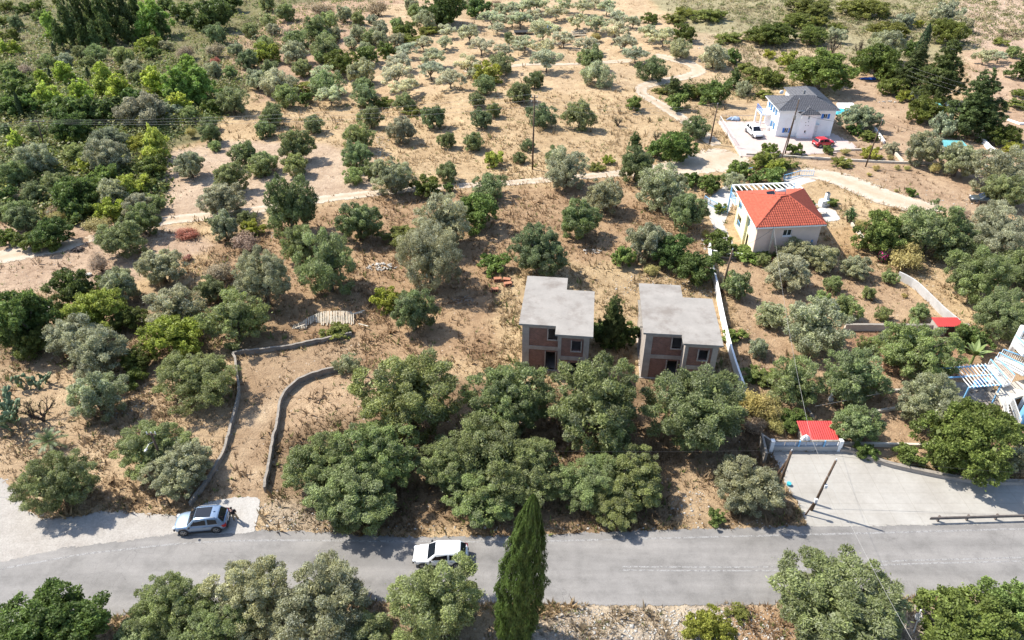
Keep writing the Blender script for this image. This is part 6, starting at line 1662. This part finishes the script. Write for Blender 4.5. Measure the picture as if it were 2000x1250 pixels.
wp = P(1473.5, 266)
car('white pickup parked on the pink terrace', (wp.x, wp.y + .6, .065), -1.43, car_paint('white_pickup_paint', (.80, .80, .79), .0), 4.7, 1.85, 1.75, 'suv', name='pickup')
rp = P(1607, 285)
car('small red hatchback parked beside the white house', (rp.x, rp.y, .065), .28, car_paint('red_paint_car', (.55, .012, .018), .0), 3.8, 1.7, 1.5, 'hatch')
dp = P(1922, 396)
car('dark car half hidden under the olive at the right', (dp.x, dp.y, .02), 2.9, car_paint('dark_car_paint', (.05, .06, .06), .2), 4.2, 1.75, 1.5, 'hatch')
bp_ = G(1079, 61)
car('small blue car half hidden among the grove olives', (bp_.x, bp_.y, bp_.z), .2, car_paint('blue_car_paint', (.10, .22, .38), .2), 4.2, 1.75, 1.6, 'hatch')
ug = G(1022, 66); o = empty('flat_trailer', ug, .1, 'dark flat trailer under the far grove olives', 'trailer')
MB().box((0, 0, .6), (5.0, 2.2, .15)).build('bed', M['plastic'], o); MB().bar((-2.5, -1.1, .6), (-3.2, -1.4, .35), .1).build('drawbar', M['metal'], o)
for s in (-1.1, 1.1): MB().disc_cyl((.3, s, .35), (0, 1, 0), .35, .2, 14).build('wheel', M['rubber'], o)
ug = G(1130, 68); o = empty('pallet_stack', ug, .05, 'pale stack of boards beyond the blue car in the grove', 'boards')
for i in range(6): MB().box((random.uniform(-.8, .8), random.uniform(-1.4, 1.4), .12 + .11 * i), (4.2, .5, .09), random.uniform(-.12, .12)).build('board', M['palewood'], o)

# ------------------------------------------------------------------ person leaning at the car
def person():
    fa, fb = P(458.2, 1016, .05), P(465.5, 1013.7, .05)
    hip, chest, neck, head = P(456.4, 1004.2, .95), P(453.6, 998.4, 1.32), P(452.0, 995.4, 1.47), P(450.8, 993.0, 1.60)
    base = Vector((fa.x, fa.y, 0.03))
    o = empty('person', base, 0, 'person in dark shirt and khaki trousers leaning at the rear of the silver-blue car', 'person')
    rel = lambda p: Vector(p) - base
    lat = Vector(((fb - fa).x, (fb - fa).y, 0)).normalized()
    def skin(name, chains, mat, root):
        vs, es, rs, idx_ = [], [], [], {}
        for ch in chains:
            prev = None
            for p, r in ch:
                k = tuple(round(c, 4) for c in p)
                if k not in idx_: idx_[k] = len(vs); vs.append(k); rs.append(r)
                i = idx_[k]
                if prev is not None: es.append((prev, i))
                prev = i
        me = bpy.data.meshes.new(name); me.from_pydata(vs, es, []); ob = link(name, me, mat, o)
        bm = bmesh.new(); bm.from_mesh(me); lay = bm.verts.layers.skin.verify()
        for v, r in zip(bm.verts, rs): v[lay].radius = (r, r); v[lay].use_root = (v.index == 0)
        bm.to_mesh(me); bm.free()
        ob.modifiers.new('skin', 'SKIN').use_smooth_shade = True
        s = ob.modifiers.new('sub', 'SUBSURF'); s.levels = s.render_levels = 1
        return ob
    H_, Cq, N_, Hd = rel(hip), rel(chest), rel(neck), rel(head)
    sl_, sr_ = Cq - lat * .19 + Vector((0, 0, .06)), Cq + lat * .19 + Vector((0, 0, .06))
    handL = rel(SUV_POS + Vector((2.2, .75, 1.08))); el = sl_.lerp(handL, .5) + Vector((0, 0, -.10))
    er = sr_ + Vector((.10, -.02, -.26)); handR = er + Vector((-.16, .12, -.10))
    kA, kB = (H_ - lat * .09).lerp(rel(fa), .5) + Vector((-.04, .05, 0)), (H_ + lat * .09).lerp(rel(fb), .5) + Vector((-.04, .05, 0))
    toe = Vector((-.10, .16, -.01))
    body = skin('body', [[(H_, .13), (H_.lerp(Cq, .5), .12), (Cq, .135), (N_, .06), (Hd + Vector((0, 0, -.05)), .085), (Hd + Vector((-.01, .02, .07)), .088)],
                         [(Cq, .135), (sl_, .062), (el, .045), (handL, .032)], [(Cq, .135), (sr_, .062), (er, .045), (handR, .032)],
                         [(H_, .13), (H_ - lat * .09 + Vector((0, 0, -.06)), .088), (kA, .06), (rel(fa) + Vector((0, 0, .05)), .042), (rel(fa) + toe, .035)],
                         [(H_, .13), (H_ + lat * .09 + Vector((0, 0, -.06)), .088), (kB, .06), (rel(fb) + Vector((0, 0, .05)), .042), (rel(fb) + toe, .035)]], M['skin'], 0)
    for hnd, e_ in ((handL, el), (handR, er)):
        d = (hnd - e_).normalized(); sd = d.cross(Vector((0, 0, 1))).normalized(); fm = MB()
        for k in range(5):
            b = hnd + sd * (k - 2) * .018 if k < 4 else hnd - sd * .045 - d * .03
            ln = (.075, .085, .08, .065, .05)[k]; dd = d if k < 4 else (d - sd * .8).normalized()
            fm.tube([b, b + dd * ln * .6, b + dd * ln + Vector((0, 0, -.015))], [.010, .009, .007], 6)
        fm.build('fingers', M['skin'], o, True)
    skin('shirt', [[(H_ + Vector((0, 0, .05)), .165), (H_.lerp(Cq, .5), .15), (Cq, .165), (N_ - Vector((0, 0, .06)), .085)], [(Cq, .165), (sl_, .088), (sl_.lerp(el, .7), .075)], [(Cq, .165), (sr_, .088), (sr_.lerp(er, .7), .075)]], M['shirt'], 0)
    skin('trousers', [[(H_ + Vector((-.02, .02, .16)), .15), (H_, .155), (H_ - lat * .09 + Vector((0, 0, -.06)), .112), (kA, .085), (rel(fa) + Vector((0, 0, .06)), .065)], [(H_, .155), (H_ + lat * .09 + Vector((0, 0, -.06)), .112), (kB, .085), (rel(fb) + Vector((0, 0, .06)), .065)]], M['trousers'], 0)
    MB().sphere(Hd + Vector((.01, -.015, .075)), (.102, .108, .09), 12, 8).build('hair', M['hair'], o, True)
    for f_ in (fa, fb):
        q = rel(f_) + toe * .5; MB().sphere((q.x, q.y, .03), (.07, .12, .05), 8, 5).build('shoe', M['plastic'], o, True)
person()

# ------------------------------------------------------------------ special plants
def cypress(base, top, w, label, me, tint, name='cypress_tree'):
    b = G(*base); t = ray_at_y(*top, b.y); d = t - b; H_ = d.length
    depth = b.y * CT + (CAM_H - b.z - H_ * .4) * ST; D = w * depth / FPX
    o = empty(name, b, 0, label, 'cypress')
    o.rotation_euler = Vector((0, 0, 1)).rotation_difference(d.normalized()).to_euler()
    o.scale = (D, D, H_ / 4)
    place_plant(o, me, COL_TRUNK, (*tint, 0), 'crown')
cypress((1004, 1243), (1042, 968), 90, 'tall near cypress with dense flame-shaped crown below the road', COL_NEAR, (.075, .115, .024))
for i, (b, t, w, lab) in enumerate((((45, 232), (27, 178), 11, 'slim leaning cypress just above the left power line'), ((20, 183), (7, 155), 10, 'slim cypress at the very left edge'), ((101, 158), (94, 133), 9, 'short slim cypress among the young pines'), ((175, 157), (168, 130), 9, 'small slim cypress right of the pine row'), ((107, 110), (101, 82), 9, 'thin cypress below the conifer stand'), ((1790, 128), (1817, 46), 24, 'slim dark cypress rising behind the first tall conifer'))):
    cypress(b, t, w, lab, COLS[i % 3], (.05, .08, .03))

def blades(n, L, Wd, droop, up0, up1, seed, fold=3):
    """arching strap leaves from one centre: palm, yucca, banana"""
    r = random.Random(seed); vs, fs = [], []
    for i in range(n):
        a = 6.283 * i / n * 2.39 + r.uniform(-.2, .2); el = r.uniform(up0, up1); ln = L * r.uniform(.75, 1.1)
        d = Vector((math.cos(a), math.sin(a), 0)); sd = Vector((-math.sin(a), math.cos(a), 0)); prev = None
        for k in range(fold + 2):
            t = k / (fold + 1)
            p = d * ln * t * math.cos(el) + Vector((0, 0, ln * (t * math.sin(el) - droop * t * t)))
            ww = Wd * (math.sin(math.pi * min(1, t * .9 + .12)) + .05)
            b = len(vs); vs += [p - sd * ww / 2, p + Vector((0, 0, -ww * .15)), p + sd * ww / 2]
            if prev is not None: fs += [(prev, prev + 1, b + 1, b), (prev + 1, prev + 2, b + 2, b + 1)]
            prev = b
    return vs, fs
def frond_palm(seed, n, L):
    r = random.Random(seed); vs, fs = [], []
    for i in range(n):
        a = i * 2.39 + r.uniform(-.2, .2); el = r.uniform(.15, 1.25); ln = L * r.uniform(.8, 1.1)
        d = Vector((math.cos(a), math.sin(a), 0)); sd = Vector((-math.sin(a), math.cos(a), 0))
        pt = lambda t: d * ln * t * math.cos(el) + Vector((0, 0, ln * (t * math.sin(el) - .45 * t * t)))
        for k in range(22):
            t = .12 + .88 * k / 22; p = pt(t); q = pt(t + .03)
            for s in (1, -1):
                tip = p + sd * s * L * .22 * (1 - t * .6) + (q - p).normalized() * L * .13 + Vector((0, 0, .02))
                b = len(vs); vs += [p, q, tip]; fs.append((b, b + 1, b + 2))
        for k in range(6):
            p, q = pt(k / 6), pt((k + 1) / 6); b = len(vs); vs += [p - sd * .02, p + sd * .02, q + sd * .015, q - sd * .015]; fs.append((b, b + 1, b + 2, b + 3))
    return vs, fs
M['palm_leaf'] = pmat('palm_leaf', (.10, .14, .045), .3, 3, .5)
M['yucca_leaf'] = pmat('yucca_leaf', (.07, .125, .035), .3, 3, .5)
M['banana_leaf'] = pmat('banana_leaf', (.17, .22, .07), .25, 3, .5)
b = P(103, 874); o = empty('young_palm', b, .4, 'young feathery palm behind the lay-by olive', 'palm')
MB().add(*frond_palm(5, 26, 1.9)).build('fronds', M['palm_leaf'], o, loc=(0, 0, .8)); MB().tube([(0, 0, -.1), (0, 0, .85)], [.18, .14], 8).build('trunk', M['bark'], o)
b = P(1658, 434); o = empty('yucca_plant', b, 0, 'spiky green yucca right of the red-roofed house', 'yucca')
for i, (x, y, z) in enumerate(((0, 0, 1.4), (.5, .2, 1.0), (-.5, .1, 1.1), (.1, -.5, .8), (.1, .4, 1.6))): MB().add(*blades(40, 1.0, .10, .35, -.2, 1.4, 20 + i)).build('leaf_rosette', M['yucca_leaf'], o, loc=(x, y, z)); MB().tube([(x * .3, y * .3, -.1), (x, y, z)], [.14, .1], 6).build('trunk', M['bark'], o)
b = P(1895, 712); o = empty('banana_plant', b, 0, 'banana plant with long pale green leaves behind the blue pergola', 'banana plant')
MB().add(*blades(11, 2.6, .5, .35, .7, 1.35, 31, 5)).build('leaves', M['banana_leaf'], o, loc=(0, 0, 1.2)); MB().tube([(0, 0, -.1), (0, 0, 1.3)], [.16, .12], 8).build('trunk', M['banana_leaf'], o)

M['cactus'] = pmat('cactus_pad', (.14, .19, .10), .3, 2, .6)
def prickly_pear(px, label, n, seed, sc=1.0):
    b = P(*px); o = empty('prickly_pear', b, 0, label, 'cactus'); r = random.Random(seed)
    pad = MB().sphere((0, 0, .22), (.15, .045, .22), 8, 6).mesh('pad', M['cactus'], True)
    pads = []
    for i in range(n):
        if i < 9 or not pads: p, d = Vector((r.uniform(-1.1, 1.1), r.uniform(-.8, .8), -.03)) * sc, Vector((r.uniform(-.4, .4), r.uniform(-.4, .4), 1))
        else: q, e, s0 = r.choice(pads); p = q + e.normalized() * .40 * s0; d = e.normalized() + Vector((r.uniform(-.8, .8), r.uniform(-.8, .8), r.uniform(-.2, .5)))
        if p.z > 2.0 * sc: continue
        s = r.uniform(.85, 1.25) * sc; ob = link('pad', pad, None, o, p); ob.scale = (s, s, s)
        ob.rotation_euler = (Vector((0, 0, 1)).rotation_difference(d.normalized()) @ Matrix.Rotation(r.uniform(0, 6.28), 3, 'Z').to_quaternion()).to_euler()
        pads.append((p, d, s))
prickly_pear((12, 830), 'big prickly pear clump at the left edge', 190, 3, 1.35)
prickly_pear((68, 752), 'prickly pear clump behind the twiggy bush', 80, 4, 1.1)
M['magenta'] = pmat('magenta_flower', (.42, .03, .16), .3, 8, .7)
b = P(1722, 512); o = empty('bougainvillea', b, 0, 'small magenta bougainvillea at the end of the orchard', 'bougainvillea')
for nm_, mt, n_, sd_ in (('flowers', 'magenta', 260, 1), ('leaves', 'yucca_leaf', 300, 2)):
    rs_ = np.random.default_rng(sd_); d_ = unit(rs_.normal(0, 1, (n_, 3))); p_ = d_ * rs_.uniform(.5, 1.0, (n_, 1)) * np.array([.75, .6, .85]) + np.array([0, 0, .9])
    V_, F_ = leaf_quads(p_, d_, .22, .17); link(nm_, fast_mesh(nm_, V_, F_), M[mt], o)
# twiggy half-dead tree above the lay-by
plant('t', 72, 795, 92, .8, 'twiggy half-dead tree beside the prickly pear', None)

build_plants()

# ------------------------------------------------------------------ small things lying about
def stone_mesh(seed):
    bm = bmesh.new(); bmesh.ops.create_icosphere(bm, subdivisions=1, radius=.5); r = random.Random(seed)
    for v in bm.verts: v.co = Vector((v.co.x * r.uniform(.7, 1.2), v.co.y * r.uniform(.7, 1.2), v.co.z * r.uniform(.5, .9)))
    me = bpy.data.meshes.new('stone'); bm.to_mesh(me); bm.free(); me.materials.append(M['stone']); return me
SM = [stone_mesh(i) for i in range(5)]
def stone_pile(px, n, rx, ry, label, s0=.18, s1=.42, seed=1):
    b = G(*px); o = empty('stone_pile', b, 0, label, 'stones'); r = random.Random(seed)
    for i in range(n):
        a = r.uniform(0, 6.28); q = math.sqrt(r.random()); s = r.uniform(s0, s1)
        ob = link('stone', r.choice(SM), None, o, (math.cos(a) * q * rx, math.sin(a) * q * ry, s * .2 + (1 - q) * .35)); ob.scale = (s * 1.2, s, s * .8); ob.rotation_euler = (r.uniform(-.5, .5), r.uniform(-.5, .5), r.uniform(0, 6))
stone_pile((745, 522), 70, 2.0, .9, 'heap of pale stones left of the silvery olive', seed=1)
stone_pile((1155, 492), 22, 1.4, .6, 'small heap of stones behind the left concrete shell', .15, .34, 2)
stone_pile((1740, 200), 26, 3.0, .5, 'line of white stones on the bare slope right of the white house', .18, .36, 3)
stone_pile((1378, 480), 16, .5, 1.8, 'rubble stones at the upper end of the boundary wall', .18, .4, 4)
rk = P(927, 1022); o = empty('boulder', rk, 0, 'grey boulder on the verge under the front olives', 'rock')
q = link('rock', stone_mesh(9), None, o, (0, 0, .2)); q.scale = (.9, .7, .7)
sb = P(174, 538); o = empty('boulder', sb, 0, 'white boulder in the left field', 'rock'); q = link('rock', stone_mesh(11), None, o, (0, 0, .2)); q.scale = (1.1, .8, .6)
cs = P(113, 605); o = empty('concrete_slab', cs, .3, 'tilted pale concrete slab between left thickets', 'slab'); MB().box((0, 0, .25), (2.2, 1.3, .3)).build('slab_body', M['coping'], o)
# fallen slat fence
def slat_pile():
    o = empty('fallen_fence', G(640, 628), 0, 'collapsed pale wooden slat fence lying in the dry grass', 'fence'); c = G(640, 628); r = random.Random(4)
    top = [(577, 634), (592, 627), (606, 618), (620, 612), (632, 608), (660, 607), (684, 608), (690, 611)]
    ln = [8, 11, 14, 18, 26, 27, 26, 20]
    px = np.linspace(577, 690, 36)
    for x in px:
        ty = np.interp(x, [t[0] for t in top], [t[1] for t in top]); l = np.interp(x, [t[0] for t in top], ln) * r.uniform(.85, 1.1)
        a = P(x + r.uniform(-.5, .5), ty, .55 + r.uniform(-.08, .08)) - c; b = P(x + r.uniform(-1.2, .5), ty + l, .12) - c
        MB().bar(a, b, .115, .035).build('slat', M['palewood'], o)
    for p, q in (((692, 612), (712, 606)), ((690, 613), (708, 610)), ((576, 640), (595, 634)), ((700, 632), (719, 637))): MB().bar(P(*p, .4) - c, P(*q, .5) - c, .14, .05).build('rail', M['palewood'], o)
    for i in range(9): x = 574 + i * 3.2; MB().bar(P(x, 634, .3) - c, P(x - 2, 642, .08) - c, .10, .03).build('slat', M['palewood'], o)
    for p in ((692, 620), (708, 618), (575, 632)): MB().bar(P(*p, 0) - c, P(p[0], p[1], .8) - c, .07).build('stake', M['wood'], o)
slat_pile()
for i, (x, y, rz, lab) in enumerate(((972, 549, .1, 'left terracotta hollow block in the upper row behind the left shell'), (990, 550, -.2, 'right terracotta hollow block in the upper row'), (966, 569, .05, 'terracotta hollow block lying alone nearest the field'), (992, 558, .3, 'terracotta block leaning below the upper pair'))):
    b = P(x, y); o = empty('terracotta_block', b, rz, lab, 'block', 'terracotta blocks')
    MB().box((0, 0, .25), (.95, .55, .42)).build('block_body', M['terracotta'], o)
    for k in (-.24, 0, .24): MB().box((k, -.28, .25), (.16, .03, .28)).build('block_hole_shade', M['dark'], o)  # dark boxes paint the shade of hollow cells; the block stays solid
b = P(905, 592); o = empty('brushwood_pile', b, 0, 'grey pile of dead branches on the dry field', 'wood'); r_ = random.Random(3)
for i in range(26): a = Vector((r_.uniform(-1.4, 1.4), r_.uniform(-.8, .8), r_.uniform(.05, .7))); d = Vector((r_.uniform(-1, 1), r_.uniform(-.7, .7), r_.uniform(-.25, .25))); MB().tube([a - d * .5, a + Vector((0, 0, .05)), a + d * .5], [.05, .04, .025], 5).build('branch', M['coping' if i % 3 else 'wood'], o)
b = P(628, 781); o = empty('dead_branch', b, .4, 'small dark dead branch on the bare soil right of the driveway', 'branch')
for p, q in (((-.6, 0, .05), (.5, .1, .12)), ((0, .05, .1), (.3, .5, .15)), ((-.2, 0, .08), (-.3, -.4, .05))): MB().bar(p, q, .07).build('branch', M['wood'], o)
b = P(153, 490); o = empty('tree_stump', b, 0, 'dark uprooted stump at the end of the white gravel track', 'stump')
for i in range(9): a = i * .7; MB().tube([(0, 0, .2), (math.cos(a) * .5, math.sin(a) * .4, .3), (math.cos(a) * .95, math.sin(a) * .7, .12)], [.2, .12, .04], 6).build('root', M['deadwood'], o)
b = P(1540, 948); o = empty('plastic_bucket', b, 0, 'small turquoise bucket at the yard edge', 'bucket'); MB().tube([(0, 0, 0), (0, 0, .3)], [.16, .2], 12).build('bucket_body', M['turquoise'], o); MB().tube([(-.19, 0, .3), (0, 0, .42), (.19, 0, .3)], .01, 5).build('handle', M['metal'], o)
b = P(1698, 154); tag(crumple(3.6, 1.4, .3, 9).build('blue_tarpaulin', M['bluetarp'], loc=b), 'crumpled blue tarpaulin on the slope behind the white house', 'tarpaulin')
b = P(1798, 1209); tag(crumple(.9, .7, .5, 11, 10).build('rubbish_bag', M['white'], loc=b), 'white rubbish bag beside the lone bottom right olive', 'bag')
b = P(1622, 782); o = empty('garden_statue', b, 0, 'small white standing figure in the lower garden', 'statue')
MB().box((0, 0, .2), (.4, .4, .4)).build('pedestal', M['white'], o, bevel=.02); MB().tube([(0, 0, .4), (0, 0, .8), (0, .02, 1.15), (0, .02, 1.3)], [.15, .17, .14, .07], 10).build('figure', M['white'], o, True); MB().sphere((0, .02, 1.42), .1, 10, 8).build('head', M['white'], o, True)
sp = P(1785, 1235); o = empty('rain_gutter_pipe', sp, 0, 'thin white pole beside the rubbish bag', 'pole'); MB().tube([(0, 0, -.2), (-.3, .1, 2.6)], .05, 8).build('pipe', M['white'], o)
lw = P(1790, 1200); wall('roadside_wall', [(1786, 1187), (1797, 1205), (1812, 1250), (1830, 1300)], .9, .25, 'concrete', 'grey wall end between the two bottom right trees', None)
b = P(1985, 72); o = empty('brushwood_pile', b, 0, 'dark brown brushwood heap at the upper right edge', 'wood')
for i in range(40): a = Vector((r_.uniform(-4.5, 4.5), r_.uniform(-1.2, 1.2), r_.uniform(.1, .9))); d = Vector((r_.uniform(-1.6, 1.6), r_.uniform(-.8, .8), r_.uniform(-.25, .25))); MB().tube([a - d * .6, a + Vector((0, 0, .1)), a + d * .6], [.09, .07, .04], 5).build('branch', M['wood'], o)

make_scrub(); make_stones(); make_tufts()
